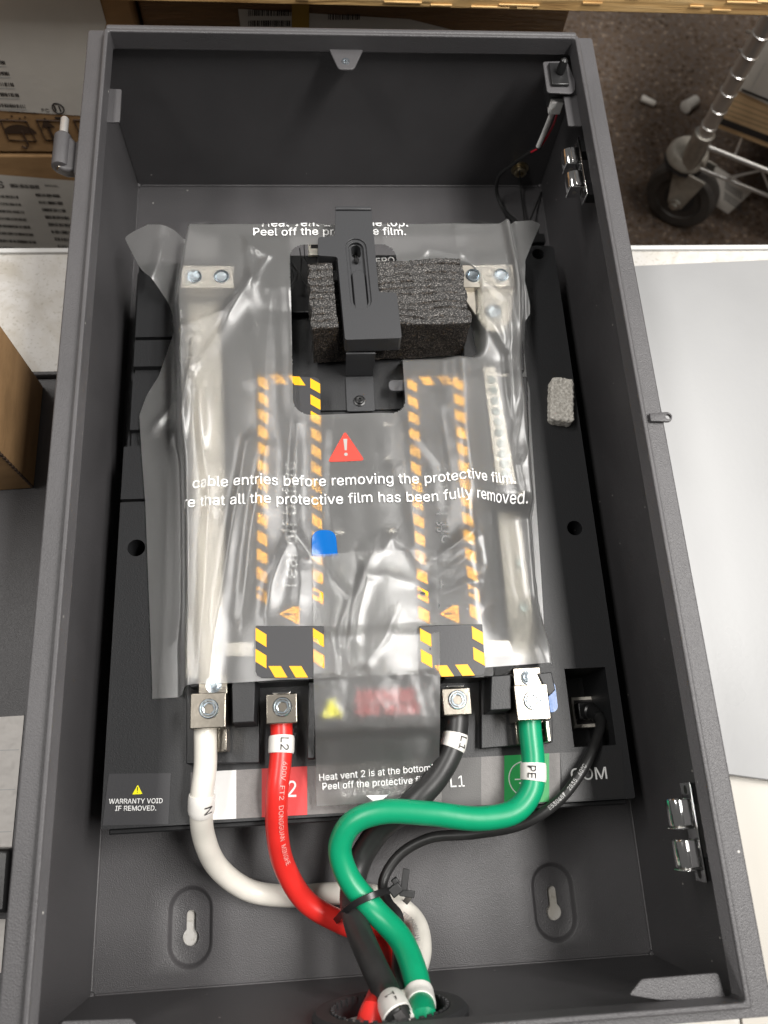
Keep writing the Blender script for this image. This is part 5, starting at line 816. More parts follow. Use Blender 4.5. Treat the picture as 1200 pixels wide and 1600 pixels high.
fx0, fx1 = P(484, 455, zf1)[0], P(728, 455, zf1)[0]; fyb, fyf = P(600, 407, zf1)[1], P(600, 508, zf1)[1]
foam = foam_block('foam_block', 'crinkled black packing foam block wedged beneath the slotted bracket', 'packing foam', fx0, fx1, fyf, fyb, zf0, zf1, M['foam'], 9, 3, 140, 100, 30, .0006, skin=1.0,
                  channel=(P(524, 450, zf1)[0], P(592, 450, zf1)[0], .024))
foam.data.materials.append(M['foamcut'])
for p_ in foam.data.polygons:
    if p_.normal.y < -.6: p_.material_index = 1
# rotate it a little, as it is pushed askew
foam.rotation_euler.z = rad(2.2)
c = P(874, 632, ZT); fp = foam_block('fibre_pad', 'small grey fibrous pad lying on the right edge of the black module', 'fibre pad', c[0] - .0098, c[0] + .0098, c[1] - .0195, c[1] + .0195, ZT + .0006, ZT + .0105, M['fibre'], 0, 11, 34, 60, 14, .0007, rnd=.0028)
fp.rotation_euler.z = rad(-8)

# ================================================================== FILMS
# height field of the draped film, ridges follow the creases in the sheet
def pxz(pts, z=.1): return np.array([P(a_, b_, z)[:2] for a_, b_ in pts])
def dist_poly(XX, YY, pl_):
    d = np.full(XX.shape, 1e9); tpar = np.zeros(XX.shape); seglen = np.concatenate([[0], np.cumsum(np.linalg.norm(np.diff(pl_, axis=0), axis=1))]); sd = np.zeros(XX.shape)
    for i in range(len(pl_) - 1):
        a_, b_ = pl_[i], pl_[i + 1]; ab = b_ - a_; L2 = ab @ ab
        t_ = np.clip(((XX - a_[0]) * ab[0] + (YY - a_[1]) * ab[1]) / L2, 0, 1)
        dx, dy = XX - a_[0] - t_ * ab[0], YY - a_[1] - t_ * ab[1]; q = np.hypot(dx, dy); m_ = q < d
        sg = np.sign(ab[0] * dy - ab[1] * dx)
        d = np.where(m_, q, d); sd = np.where(m_, sg, sd); tpar = np.where(m_, (seglen[i] + t_ * (seglen[i + 1] - seglen[i])) / seglen[-1], tpar)
    return d, tpar, sd
def sm(t): t = np.clip(t, 0, 1); return t * t * (3 - 2 * t)
def vnoise(XX, YY, sc, seed):
    from mathutils import noise
    return np.array([noise.noise(Vector((x * sc + seed, y * sc, seed * .37))) for x, y in zip(XX.ravel(), YY.ravel())]).reshape(XX.shape)
RIDGES = [  # picture polyline, height, half width (both metres)
    ([(393, 442), (350, 490), (285, 516)], .0040, .006), ([(393, 442), (388, 384)], .0030, .004), ([(393, 442), (345, 520), (310, 575)], .0030, .006),
    ([(393, 442), (420, 402), (412, 392)], .0022, .004), ([(388, 384), (412, 400)], .0020, .004),
    ([(285, 516), (278, 590), (270, 680)], .0042, .005), ([(285, 516), (303, 530), (302, 560), (295, 592), (280, 690)], .0036, .0036), ([(295, 592), (312, 620), (316, 690)], .0026, .004),
    ([(318, 590), (312, 640), (318, 720), (330, 800)], .0022, .004),
    ([(425, 420), (418, 520), (414, 640)], .0020, .008), ([(448, 405), (452, 520), (456, 640)], .0022, .007),
    ([(330, 720), (322, 860), (312, 1060)], .0028, .0055), ([(385, 690), (362, 830), (340, 960), (328, 1060)], .0030, .0055),
    ([(415, 700), (392, 830), (385, 900), (378, 960)], .0024, .006), ([(462, 660), (460, 740), (457, 830), (485, 868)], .0034, .004), ([(457, 830), (425, 910), (416, 960)], .0026, .005),
    ([(468, 880), (470, 910), (466, 945)], .0024, .006),
    ([(575, 870), (585, 850), (565, 905), (552, 950), (545, 1010), (555, 1040)], .0034, .004), ([(560, 862), (574, 905), (560, 960), (555, 1000), (572, 1038)], .0030, .004),
    ([(520, 905), (545, 935), (530, 990), (535, 1050)], .0026, .004), ([(572, 1038), (600, 1000), (618, 960)], .0026, .004), ([(560, 905), (600, 900), (640, 912)], .0022, .004),
    ([(600, 860), (612, 840), (640, 858), (660, 885)], .0026, .005),
    ([(684, 872), (722, 845), (745, 828), (756, 836), (764, 880), (756, 905)], .0036, .004), ([(684, 902), (720, 880), (746, 862)], .0028, .004),
    ([(684, 934), (735, 912), (775, 912), (796, 928), (802, 950)], .0036, .004), ([(796, 924), (760, 950)], .0020, .004),
    ([(722, 462), (750, 490), (795, 542)], .0036, .004), ([(736, 430), (770, 452), (790, 470), (800, 530), (806, 610)], .0036, .004), ([(795, 542), (800, 590), (806, 640)], .0026, .003),
    ([(708, 362), (712, 390), (724, 405)], .0022, .005), ([(660, 400), (668, 392), (690, 396), (716, 402)], .0020, .0035),
    ([(830, 400), (808, 412), (816, 440)], .0018, .004), ([(640, 660), (690, 720), (700, 800)], .0018, .007), ([(520, 670), (515, 760), (520, 850)], .0016, .007),
    ([(600, 700), (640, 770), (650, 850)], .0014, .008), ([(690, 620), (730, 690), (745, 770)], .0014, .008), ([(800, 780), (815, 900), (840, 1000), (858, 1052)], .0026, .005),
    ([(250, 362), (243, 395), (226, 432)], .0040, .006), ([(270, 370), (262, 400), (246, 422)], .0030, .006), ([(262, 455), (276, 480), (287, 500)], .0026, .005), ([(300, 415), (276, 432), (258, 450)], .0026, .006),
    ([(266, 590), (246, 615), (224, 640)], .0030, .004), ([(262, 640), (240, 700), (222, 760)], .0022, .006),
    ([(830, 590), (818, 650), (812, 680)], .0022, .004), ([(836, 690), (818, 720), (826, 760)], .0020, .004)]
RID = [(pxz(a_), h_ * (.6 if min(q[1] for q in a_) > 838 and 500 < a_[0][0] < 700 else 1.05 if max(q[0] for q in a_) < 430 else 1), w_) for a_, h_, w_ in RIDGES]
DENTS = []
def film_soft(XX, YY):                             # for the lettering: the film's height without its finest creases
    return sum(film_z(XX + a_, YY + b_) for a_, b_ in ((0, 0), (.0022, 0), (-.0022, 0), (0, .0022), (0, -.0022))) / 5
def film_z(XX, YY):
    # plateau outline: left and right shoulders, far edge
    ypts = pxz([(560, 1060), (560, 760), (560, 450), (560, 357)])[:, 1]
    yy = np.array([ypts[0] - .02, ypts[0], ypts[1], ypts[2], ypts[3] + .03])
    xl = np.interp(YY, yy, [-.1225, -.1225, -.1275, -.137, -.128]); xr = np.interp(YY, yy, [.122, .122, .1265, .1325, .128])
    z = np.full(XX.shape, .1010)
    z -= .0055 * sm((np.minimum(XX - (xl + .052), (xr - .046) - XX)) / .02) * sm((.505 - YY) / .02) * sm((YY - pxz([(560, 1010)])[0, 1]) / .12)      # sags between the bars
    z += .0015 * np.sin(XX * 95 + 1.0) * sm((.45 - YY) / .1)
    z -= .0345 * sm((xl - XX) / .012) ; z -= .0345 * sm((XX - xr) / .012)
    ye = ypts[3]
    flap = sm((xl + .01 - XX) / .03); flap_r = sm((XX - xr + .006) / .02)
    z -= (1 - flap) * (1 - flap_r) * .034 * sm((YY - (ye + .0035)) / .012) + flap * .0 * YY
    z -= (.011 * sm((.47 - YY) / .03) + .015 * sm((.331 - YY) / .02)) * sm((XX - .073) / .046) * sm((YY - .205) / .05)                   # slopes off towards the right below the earth bar
    z -= .005 * sm((-.095 - XX) / .03) * sm((.40 - YY) / .04) * sm((YY - .22) / .05)
    fdx = np.maximum(np.maximum(fx0 - XX, XX - fx1 - .002), 0); fdy = np.maximum(np.maximum(fyf - .003 - YY, YY - fyb + .004), 0)
    z -= .0300 * sm(1 - np.hypot(fdx, fdy) / .016)                                                      # pressed down under the foam block
    out = np.maximum(xl - XX, XX - xr)
    z += .0015 * sm((out - .012) / .02)                                                                # the loose side flaps stand up a little
    z += flap * .018 * sm((YY - .47) / .06) * sm((out - .0) / .03)
    z += flap_r * .022 * sm((YY - .455) / .07)
    for pl_, h_, w_ in RID:
        d, t_, sd = dist_poly(XX, YY, pl_)
        env = np.clip(np.minimum(t_ + .25, 1.25 - t_) * 2.2, 0, 1)
        wdt = np.where(sd > 0, w_ * 1.3, w_ * .8)
        z += .85 * h_ * env * (np.exp(-d / wdt * 1.05) * .38 + np.exp(-(d / wdt) ** 2) * .62)
    z += .0007 * vnoise(XX, YY, 28, 3.1) + .0002 * vnoise(XX, YY, 80, 8.2)
    return np.maximum(z, ZT + .0009 + .0008 * (XX > -9))
# outline as left and right borders at each height of the sheet
LEFT = [(356, 300), (358, 262), (362, 238), (374, 212), (384, 199), (400, 207), (432, 224), (452, 245), (470, 262), (485, 268), (510, 269), (540, 258), (580, 244), (610, 225), (640, 214), (700, 217), (780, 223), (860, 226), (960, 230), (1040, 233), (1068, 234)]
RIGHT = [(355, 800), (362, 840), (372, 836), (395, 826), (420, 816), (450, 816), (480, 826), (495, 828), (497, 821), (540, 824), (580, 828), (600, 833), (640, 834), (700, 838), (800, 845), (900, 852), (1000, 858), (1055, 863)]
def border(lst, zfun):
    out = []
    for py_, px_ in lst:
        p = P(px_, py_, zfun); out.append((p[1], p[0]))
    return np.array(sorted(out))
bl_, br_ = border(LEFT, .076), border(RIGHT, .078)
yTop = P(560, 357, .101)[1] + .017; yBot = P(560, 1058, .099)[1]
nu, nv = 300, 360
vv = np.linspace(0, 1, nv + 1); uu = np.linspace(0, 1, nu + 1)
YY0 = yBot + vv * (yTop - yBot)
xl_ = np.interp(YY0, bl_[:, 0], bl_[:, 1]); xr_ = np.interp(YY0, br_[:, 0], br_[:, 1])
k3 = np.ones(5) / 5; xl_ = np.convolve(np.pad(xl_, 2, mode='edge'), k3, 'valid'); xr_ = np.convolve(np.pad(xr_, 2, mode='edge'), k3, 'valid')
XX = xl_[:, None] + uu[None, :] * (xr_ - xl_)[:, None]
# lower hem: main sheet hangs straight, the left flap comes lower
YY = np.repeat(YY0[:, None], nu + 1, 1)
hem = -.004 * sm((-.118 - XX) / .02) + .0035 * sm((XX - .02) / .1)
YY = YY + hem * (1 - vv)[:, None] ** 3
flapx = sm((-.128 - XX) / .010)
# hole around the bracket
hole = [P(455, 385, .099), P(632, 385, .099), P(636, 650, .099), P(460, 645, .099)]
hx0, hx1, hy0, hy1, hr = hole[3][0] - .001, hole[2][0], hole[3][1], hole[0][1], .0125
def sdf(x, y):
    qx = np.abs(x - (hx0 + hx1) / 2) - (hx1 - hx0) / 2 + hr; qy = np.abs(y - (hy0 + hy1) / 2) - (hy1 - hy0) / 2 + hr
    return np.hypot(np.maximum(qx, 0), np.maximum(qy, 0)) + np.minimum(np.maximum(qx, qy), 0) - hr
for _ in range(3):                                 # snap the nearest vertices on to the hole's border
    s0 = sdf(XX, YY); e_ = 1e-5; gx_ = (sdf(XX + e_, YY) - s0) / e_; gy_ = (sdf(XX, YY + e_) - s0) / e_
    m_ = np.abs(s0) < .00062; XX = np.where(m_, XX - s0 * gx_, XX); YY = np.where(m_, YY - s0 * gy_, YY)
ZZ = film_z(XX, YY)
s0 = sdf(XX, YY)
ZZ -= .0035 * np.exp(-np.maximum(s0, 0) / .004) * sm((.40 - YY) / .03)   # the cut edge droops at the lower end
def cond(i, j):
    cx = (XX[i, j] + XX[i + 1, j + 1]) / 2; cy = (YY[i, j] + YY[i + 1, j + 1]) / 2; return sdf(cx, cy) > 0
sc_ = sdf((XX[:-1, :-1] + XX[1:, 1:]) / 2, (YY[:-1, :-1] + YY[1:, 1:]) / 2)
# holes where the sheet is pressed open are left, the notch at the lower left corner below the flap is cut off
fs = []
for i in range(nv):
    for j in range(nu):
        if sc_[i, j] <= 0: continue
        fs.append((i * (nu + 1) + j, i * (nu + 1) + j + 1, (i + 1) * (nu + 1) + j + 1, (i + 1) * (nu + 1) + j))
fm = MB(); fm.v = [tuple(q) for q in np.stack([XX, YY, ZZ], -1).reshape(-1, 3)]; fm.f = fs
used = sorted({i for f in fs for i in f}); mp_ = {o: k for k, o in enumerate(used)}
fm.v = [fm.v[i] for i in used]; fm.f = [tuple(mp_[i] for i in f) for f in fs]
film = thing('protective_film', 'large crumpled frosted plastic film with white warning text over the black module', 'plastic film', (0, .36, .1))
sheet = face_up(part('film_sheet', fm, M['film'], film, angle=180))
def on_film(mb, body, x_start, base_y, size_w, bold=0.0, lift=.0011, slope=0.0):
    """text laid on the film: distance is measured along the sheet, so it turns over the shoulders"""
    V, F = glyphs(body, bold); V = V.copy(); V[:, 0] -= V[:, 0].min(); s = size_w / V[:, 0].max(); V *= s
    xs_ = np.linspace(x_start, x_start + .35, 700); zs_ = film_z(xs_, np.full(xs_.shape, base_y)); zs_ = np.convolve(np.pad(zs_, 4, mode='edge'), np.ones(9) / 9, 'valid')
    al = np.concatenate([[0], np.cumsum(np.hypot(np.diff(xs_), np.diff(zs_)))])
    xx = np.interp(V[:, 0], al, xs_); yy = base_y + V[:, 1] + slope * (xx - x_start)
    zz_ = np.maximum(film_soft(xx, yy), film_z(xx, yy)) + lift; mb.add(np.stack([xx, yy, zz_], 1), F)
x0_ = P(310, 770, .094)[0]
mb = MB(); on_film(mb, 'cable entries before removing the protective film.', x0_ - .0035, P(560, 757, .097)[1], .2470, bold=.006)
part('printed_text', mb, M['print_white'], film)
mb = MB(); on_film(mb, 're that all the protective film has been fully removed.', x0_ - .0095, P(560, 786, .097)[1], .2640, bold=.006)
part('printed_text', mb, M['print_white'], film)
mb = MB(); yv = P(528, 369, .1)[1]
on_film(mb, 'Peel off the protective film.', P(396, 369, .1)[0], P(528, 370, .1)[1], .125, bold=.012)
on_film(mb, 'Heat vent 1 is at the top!', P(410, 358, .098)[0], P(528, 370, .1)[1] + .0088, .120, bold=.012)
part('printed_text', mb, M['print_white'], film)
def film_sign(c, s, fn, m, lift):
    b = MB(); fn(b, (c[0], c[1], 0), X, Y, s, lift=0)
    bm = bmesh.new(); vs = [bm.verts.new(v) for v in b.v]
    for f in b.f: bm.faces.new([vs[i] for i in f])
    bmesh.ops.triangulate(bm, faces=bm.faces)
    for _ in range(3): bmesh.ops.subdivide_edges(bm, edges=[e for e in bm.edges if e.calc_length() > .0015], cuts=1)
    bmesh.ops.triangulate(bm, faces=bm.faces)
    bm.verts.index_update(); v = np.array([q.co[:] for q in bm.verts]); f = [tuple(q.index for q in k.verts) for k in bm.faces]; bm.free()
    v[:, 2] = film_z(v[:, 0], v[:, 1]) + lift; o = MB(); o.v = [tuple(q) for q in v]; o.f = f; return o
c = P(540, 699, .096)
part('warning_triangle', film_sign(c, .0275, tri_sign, M['print_red'], .0006), M['print_red'], film)
part('exclamation_mark', film_sign(c, .0275, bang, M['print_grey'], .0010), mat('pale_mark', (.42, .40, .38), .5), film)
# lower strip, stuck over the main sheet and hanging to the label strip
strip = thing('film_strip', 'narrow frosted plastic strip hanging from a blue tab over the front cover', 'plastic film', tuple(P(590, 1060, .1)))
sl = [(862, 488, 682, .1010), (900, 489, 685, .1000), (980, 489, 686, .1000), (1040, 490, 688, .1045), (1062, 490, 688, .1045), (1100, 491, 688, .1035), (1134, 492, 688, .1010), (1152, 493, 688, .0975), (1180, 493, 687, .0890), (1202, 494, 687, .0830), (1225, 494, 690, .0780), (1262, 495, 690, .0740)]
pts3 = np.array([[*P(xl_0, py_, z_)[:2], P(xr_0, py_, z_)[0], z_] for py_, xl_0, xr_0, z_ in sl])
ns = 150; tt = np.linspace(0, 1, ns + 1); so = np.concatenate([[0], np.cumsum(np.hypot(np.diff(pts3[:, 1]), np.diff(pts3[:, 3])))]); so /= so[-1]
cs = [np.interp(tt, so, pts3[:, k]) for k in range(4)]; kk = np.ones(7) / 7; cs = [np.convolve(np.pad(q, 3, mode='edge'), kk, 'valid') for q in cs]
mw = 80; vs = []; fs = []
SX = np.zeros((ns + 1, mw + 1)); SY = SX.copy(); SZ = SX.copy()
for i in range(ns + 1):
    for j in range(mw + 1):
        u_ = j / mw; SX[i, j] = cs[0][i] * (1 - u_) + cs[2][i] * u_; SY[i, j] = cs[1][i]; SZ[i, j] = cs[3][i]
fz = film_z(SX, SY); up_ = sm((SY - P(590, 1062, .1)[1]) / .006)
SZ = np.where(up_ > 0, SZ * (1 - up_) + (fz + .0010 + .0030 * sm((P(590, 975, .1)[1] - SY) / .01)) * up_, SZ)
SZ += (1 - up_) * (.0009 * vnoise(SX, SY, 60, 5.5) + .0004 * vnoise(SX, SY, 160, 2.5) + .0010)
fmb = MB(); fmb.v = [tuple(q) for q in np.stack([SX, SY, SZ], -1).reshape(-1, 3)]
fmb.f = [(i * (mw + 1) + j, i * (mw + 1) + j + 1, (i + 1) * (mw + 1) + j + 1, (i + 1) * (mw + 1) + j) for i in range(ns) for j in range(mw)]
face_up(part('strip_sheet', fmb, M['film2'], strip, angle=180))
def strip_text(mb, body, p0, p1, z, bold=.006):
    a_ = P(*p0, z); b_ = P(*p1, z); u = (b_ - a_); u[2] = 0; wd = np.linalg.norm(u); u /= wd; v = np.array((-u[1], u[0], 0))
    V, F = glyphs(body, bold); V = V.copy(); V[:, 0] -= V[:, 0].min(); V *= wd / V[:, 0].max()
    mb.add([(lambda p: np.array((p[0], p[1], np.interp(-p[1], -cs[1], cs[3]) + .0026)))(a_ + u * q[0] + v * q[1]) for q in V], F)
mb = MB(); strip_text(mb, 'Heat vent 2 is at the bottom!', (499, 1220), (677, 1204), .0845); strip_text(mb, 'Peel off the protective film.', (504, 1234), (676, 1222), .0815)
part('printed_text', mb, M['print_white'], strip)
q = [P(572, 1243, .0785), P(606, 1242, .0785), P(589, 1257, .0785)]
part('arrow_mark', MB().prism([tuple(p[:2]) for p in q], .0790, .0793), M['print_white'], strip)
bt = roundpoly([tuple(P(*p, .1042)[:2]) for p in ((487, 892), (487, 824), (525, 824), (528, 892))], .0084, 7)
ycut = P(500, 865, .1042)[1]; bt = [p for p in bt if p[1] > ycut] + [(P(528, 865, .1042)[0], ycut), (P(487, 865, .1042)[0], ycut)]
bt.sort(key=lambda p: math.atan2(p[1] - ycut - .006, p[0] - P(507, 865, .1042)[0]))
mb = MB(); bm = bmesh.new(); bm.faces.new([bm.verts.new((x, y, 0)) for x, y in ccw(bt)]); bmesh.ops.triangulate(bm, faces=bm.faces)
for _ in range(3): bmesh.ops.subdivide_edges(bm, edges=[e for e in bm.edges if e.calc_length() > .002], cuts=1)
bmesh.ops.triangulate(bm, faces=bm.faces); bm.verts.index_update()
bv = np.array([v.co[:] for v in bm.verts]); bf = [tuple(v.index for v in f.verts) for f in bm.faces]; bm.free()
bv[:, 2] = film_z(bv[:, 0], bv[:, 1]) + .0004 + .12 * np.clip(bv[:, 1] - P(500, 862, .102)[1], 0, .02); mb.v = [tuple(v) for v in bv]; mb.f = bf
part('blue_tab', mb, M['blue'], strip)
# small blue tab that peeps out beside the earth lug
c = P(862, 1088, .074); part('blue_tab', MB().prism(stadium(c[0] - .001, c[1], .0045, .011), .0737, .0742), M['blue'], film)

# ================================================================== CABLES
def path3(lst): return spline([P(a_, b_, c_) if k_ == 'z' else PY(a_, b_, c_) for a_, b_, k_, c_ in lst], 150)
CP = {}
def make_cable(name, label, lst, r, m, n=26):
    pth = path3(lst); root = thing(name, label, 'cable', tuple(pth[0]), 'power cables leaving through the grommet' if name == 'power_cable' else None)
    part('jacket', MB().tube(pth, r, n), m, root); CP[name + label[:9]] = pth
    return root, pth, r
def arc(pth): return np.concatenate([[0], np.cumsum(np.linalg.norm(np.diff(pth, axis=0), axis=1))])
def at_arc(pth, s):
    S_ = arc(pth); p = np.array([np.interp(s, S_, pth[:, k]) for k in range(3)]); q = np.array([np.interp(s + .0015, S_, pth[:, k]) for k in range(3)]); o_ = np.array([np.interp(s - .0015, S_, pth[:, k]) for k in range(3)])
    d = q - o_; d /= np.linalg.norm(d); return p, d
def near(pth, px_, py_):                            # arc length nearest to a picture point
    S_ = arc(pth); best = None
    for i, p in enumerate(pth):
        q = MR.T @ (p - C0); e = (600 + FPX * q[0] / -q[2] - px_) ** 2 + (800 - FPX * q[1] / -q[2] - py_) ** 2
        if best is None or e < best[0]: best = (e, S_[i])
    return best[1]
def sleeve(root, pth, r, sc, ln):
    S_ = np.linspace(sc - ln / 2, sc + ln / 2, 8); pp = [at_arc(pth, s)[0] for s in S_]
    rr = [r + .0006] + [r + .00095] * 6 + [r + .0006]
    return part('marker_sleeve', MB().tube(pp, rr, 28), M['sleeve'], root)
def wrap_text(parent, pth, r, s0, body, size, m, ang=0.0, across=False, bold=0.0, rev=False, lift=.0004):
    """lettering that runs along the cable; ang turns it round the cable away from the viewer's side"""
    V, F = glyphs(body, bold); V = V.copy() * size
    V[:, 1] -= (V[:, 1].max() + V[:, 1].min()) / 2
    out = []
    cy, sy = V[:, 0], V[:, 1]
    cache = {}
    for a_, b_ in zip(cy, sy):
        k = round(a_, 4)
        if k not in cache:
            p, d = at_arc(pth, s0 + (a_ if not rev else -a_)); e = C0 - p; e -= d * (e @ d); e /= np.linalg.norm(e); w_ = np.cross(d, e); cache[k] = (p, d, e, w_)
        p, d, e, w_ = cache[k]; th = ang + (b_ if not rev else -b_) / r
        out.append(p + (e * math.cos(th) + (-w_) * math.sin(th)) * (r + lift))
    mb = MB().add(out, F); return part('lettering', mb, m, parent)
R_ = .0078
wr, wp, _ = make_cable('power_cable', 'white cable marked N curving from the leftmost lug under the others', [(322, 1118, 'z', .087), (321, 1145, 'z', .087), (321, 1195, 'z', .084), (315, 1250, 'z', .080), (318, 1305, 'z', .058), (343, 1358, 'z', .030), (392, 1392, 'z', .012), (455, 1400, 'z', .0095), (530, 1396, 'z', .0095), (600, 1404, 'z', .010), (645, 1436, 'z', .018), (657, 1480, 'z', .042), (642, 1535, 'z', .072), (622, 1580, 'y', .002), (618, 1600, 'y', -.03)], R_ * .97, M['c_white'])
rr_, rp_, _ = make_cable('power_cable', 'red cable marked L2 running down from the second lug', [(438, 1112, 'z', .080), (440, 1140, 'z', .080), (439, 1180, 'z', .081), (433, 1240, 'z', .080), (433, 1300, 'z', .066), (445, 1355, 'z', .048), (480, 1410, 'z', .032), (535, 1442, 'z', .027), (585, 1462, 'z', .030), (608, 1500, 'z', .048), (595, 1550, 'z', .076), (580, 1588, 'y', .002), (575, 1610, 'y', -.03)], R_ * .96, M['c_red'])
bk, bp_, _ = make_cable('power_cable', 'thick black cable marked L1 bending left from the third lug', [(713, 1100, 'z', .080), (714, 1120, 'z', .080), (708, 1165, 'z', .081), (682, 1215, 'z', .081), (640, 1258, 'z', .079), (592, 1298, 'z', .062), (562, 1345, 'z', .054), (550, 1395, 'z', .057), (556, 1440, 'z', .068), (580, 1500, 'z', .092), (606, 1555, 'z', .1110), (622, 1588, 'y', .004), (630, 1606, 'y', -.03)], R_ * 1.05, M['c_black'])
gr, gp, _ = make_cable('power_cable', 'bright green cable marked PE looping across the front of the module', [(828, 1105, 'z', .088), (828, 1135, 'z', .088), (833, 1190, 'z', .088), (830, 1235, 'z', .088), (805, 1267, 'z', .088), (750, 1279, 'z', .088), (670, 1271, 'z', .088), (595, 1269, 'z', .086), (548, 1288, 'z', .082), (531, 1325, 'z', .076), (545, 1372, 'z', .071), (585, 1422, 'z', .070), (625, 1466, 'z', .080), (648, 1520, 'z', .099), (656, 1560, 'z', .112), (661, 1590, 'y', .002), (663, 1606, 'y', -.03)], R_, M['c_green'])
cc, cp_, _ = make_cable('data_cable', 'thin black data cable plugged into the COM socket', [(905, 1112, 'z', .028), (925, 1112, 'z', .040), (938, 1124, 'z', .050), (934, 1150, 'z', .066), (912, 1200, 'z', .074), (872, 1252, 'z', .072), (815, 1288, 'z', .064), (740, 1303, 'z', .050), (670, 1310, 'z', .040), (622, 1338, 'z', .036), (598, 1380, 'z', .036), (606, 1410, 'z', .044), (622, 1432, 'z', .056), (622, 1475, 'z', .064), (621, 1520, 'z', .084), (630, 1570, 'z', .112), (634, 1600, 'y', -.01)], .0036, M['c_black'], 16)
part('plug', MB().box(*(lambda c: (c[0] - .0070, c[0] + .0055, c[1] - .0065, c[1] + .0065))(P(912, 1112, .026)), .0252, .036), M['blacksmooth'], cc, bevel=.0012)
part('strain_boot', MB().tube(path3([(916, 1112, 'z', .034), (925, 1112, 'z', .040), (936, 1121, 'z', .048)])[::10], [.0062] * 6 + [.0052] * 9, 18), M['blacksmooth'], cc)
for root, pth, px_, py_, ln, body, ang, rev in ((wr, wp, 313, 1255, .0125, 'N', .55, False), (rr_, rp_, 439, 1166, .0112, 'L2', .25, False), (bk, bp_, 708, 1160, .0105, 'L1', .75, False), (gr, gp, 834, 1207, .0115, 'PE', -.1, False), (bk, bp_, 620, 1582, .024, 'L1', .1, True), (gr, gp, 656, 1562, .0145, '', 0, False)):
    s_ = near(pth, px_, py_); sl_ = sleeve(root, pth, R_, s_, ln)
    if body: 
        V, F = glyphs(body, .01); wd = (V[:, 0].max()) * .0078
        wrap_text(sl_, pth, R_ + .0010, s_ + (wd / 2 if rev else -wd / 2), body, .0078, M['print_dark'], ang, bold=.01, rev=rev)
wrap_text(rr_, rp_, R_, near(rp_, 446, 1190), '600V  FT2  DONGGUAN  MINGHE', .0046, mat('pale_pink_print', (.78, .36, .33), .5), .40)
wrap_text(wr, wp, R_, near(wp, 640, 1424), 'FT2 DONGGUAN', .0050, M['print_grey'], -.3)
wrap_text(cc, cp_, .0036, near(cp_, 858, 1262), 'E530487   2835   60\u00b0C', .0036, M['print_grey'], -.1, rev=True)
wrap_text(cc, cp_, .0036, near(cp_, 622, 1440), 'WM21/IW', .0032, M['print_grey'], .1)
# cable tie round the bundle
tie = thing('cable_tie', 'black nylon cable tie cinched round the bundled power cables', 'cable tie', tuple(P(575, 1415, .06)))
lp = spline([P(516, 1447, .020), P(527, 1436, .040), P(541, 1422, .072), P(560, 1409, .0800), P(585, 1398, .0800), P(612, 1391, .066), P(632, 1391, .048), P(640, 1400, .030), P(620, 1420, .010), P(570, 1440, .003), P(530, 1455, .006), P(516, 1447, .020)], 90)
cen = lp.mean(0); ax = np.array(P(620, 1470, .05) - P(545, 1370, .05)); ax /= np.linalg.norm(ax)
mb = MB(); loops = []
for i in range(len(lp)):
    p = lp[i]; d = lp[min(i + 1, len(lp) - 1)] - lp[max(i - 1, 0)]; d /= np.linalg.norm(d); nn = np.cross(d, ax); nn /= np.linalg.norm(nn); bb = np.cross(nn, d)
    loops.append([p + bb * .0021 + nn * .0006, p + bb * .0021 - nn * .0006, p - bb * .0021 - nn * .0006, p - bb * .0021 + nn * .0006])
mb.loft(loops); part('strap', mb, M['blacksmooth'], tie, bevel=.0003)
c = P(618, 1390, .068); u = np.array((.82, .57, 0)); v = np.array((-.57, .82, 0))
part('head', MB().obox(c, u, v, Z, .0042, .0034, .0030).obox(c + u * .003 + v * .004, u, v, Z, .0022, .0022, .0026), M['blacksmooth'], tie, bevel=.0008)
c2 = P(633, 1374, .070); part('tail', MB().obox(c2, (.2, .98, 0), (-.98, .2, 0), Z, .0065, .0022, .0009).obox(P(636, 1396, .062), (.98, -.2, 0), (.2, .98, 0), Z, .0050, .0022, .0008), M['blacksmooth'], tie, bevel=.0004)

# tamper switch lead
tl = thing('switch_lead', 'thin two-core lead with white sleeve hanging from the tamper switch', 'wire', tuple(P(870, 155, .14)))
c = P(868, 160, .145); part('connector', MB().box(c[0] - .0052, c[0] + .0048, c[1] - .0060, c[1] + .0040, .138, .150).box(c[0] - .003, c[0] + .003, c[1] + .0042, c[1] + .008, .139, .148), M['pvc'], tl, bevel=.0006)
pa = spline([P(866, 166, .142), P(862, 178, .135), P(850, 208, .110), P(841, 229, .095)], 30); pb = spline([P(871, 160, .146), P(870, 178, .138), P(858, 208, .110), P(843, 230, .094), P(830, 238, .085)], 30)
part('red_core', MB().tube(pb, .0009, 8), M['c_wire_red'], tl); part('white_sleeving', MB().tube(pa, .0021, 12), M['pvc'], tl)
pc = spline([P(843, 230, .094), P(825, 240, .075), P(800, 258, .05), P(780, 275, .035), P(776, 300, .018), P(786, 325, .012), P(806, 346, .030), P(820, 356, .050)], 70)
part('black_sheath', MB().tube(pc, .0018, 10), M['c_black'], tl)
el = thing('earth_lead', 'fine black lead dropping from the brass earth stud', 'wire', tuple(PY(812, 266, H - .006)))
q = PY(812, 265, H - .0065); part('conductor', MB().tube(spline([q, P(813, 290, .012), P(817, 325, .012), P(822, 358, .048)], 40), .0008, 8), M['c_black'], el)
q2 = P(842, 262, .03); part('loop', MB().tube(spline([P(846, 300, .004), P(838, 320, .006), P(828, 345, .02), P(824, 358, .048)], 30), .0009, 8), M['c_black'], el)

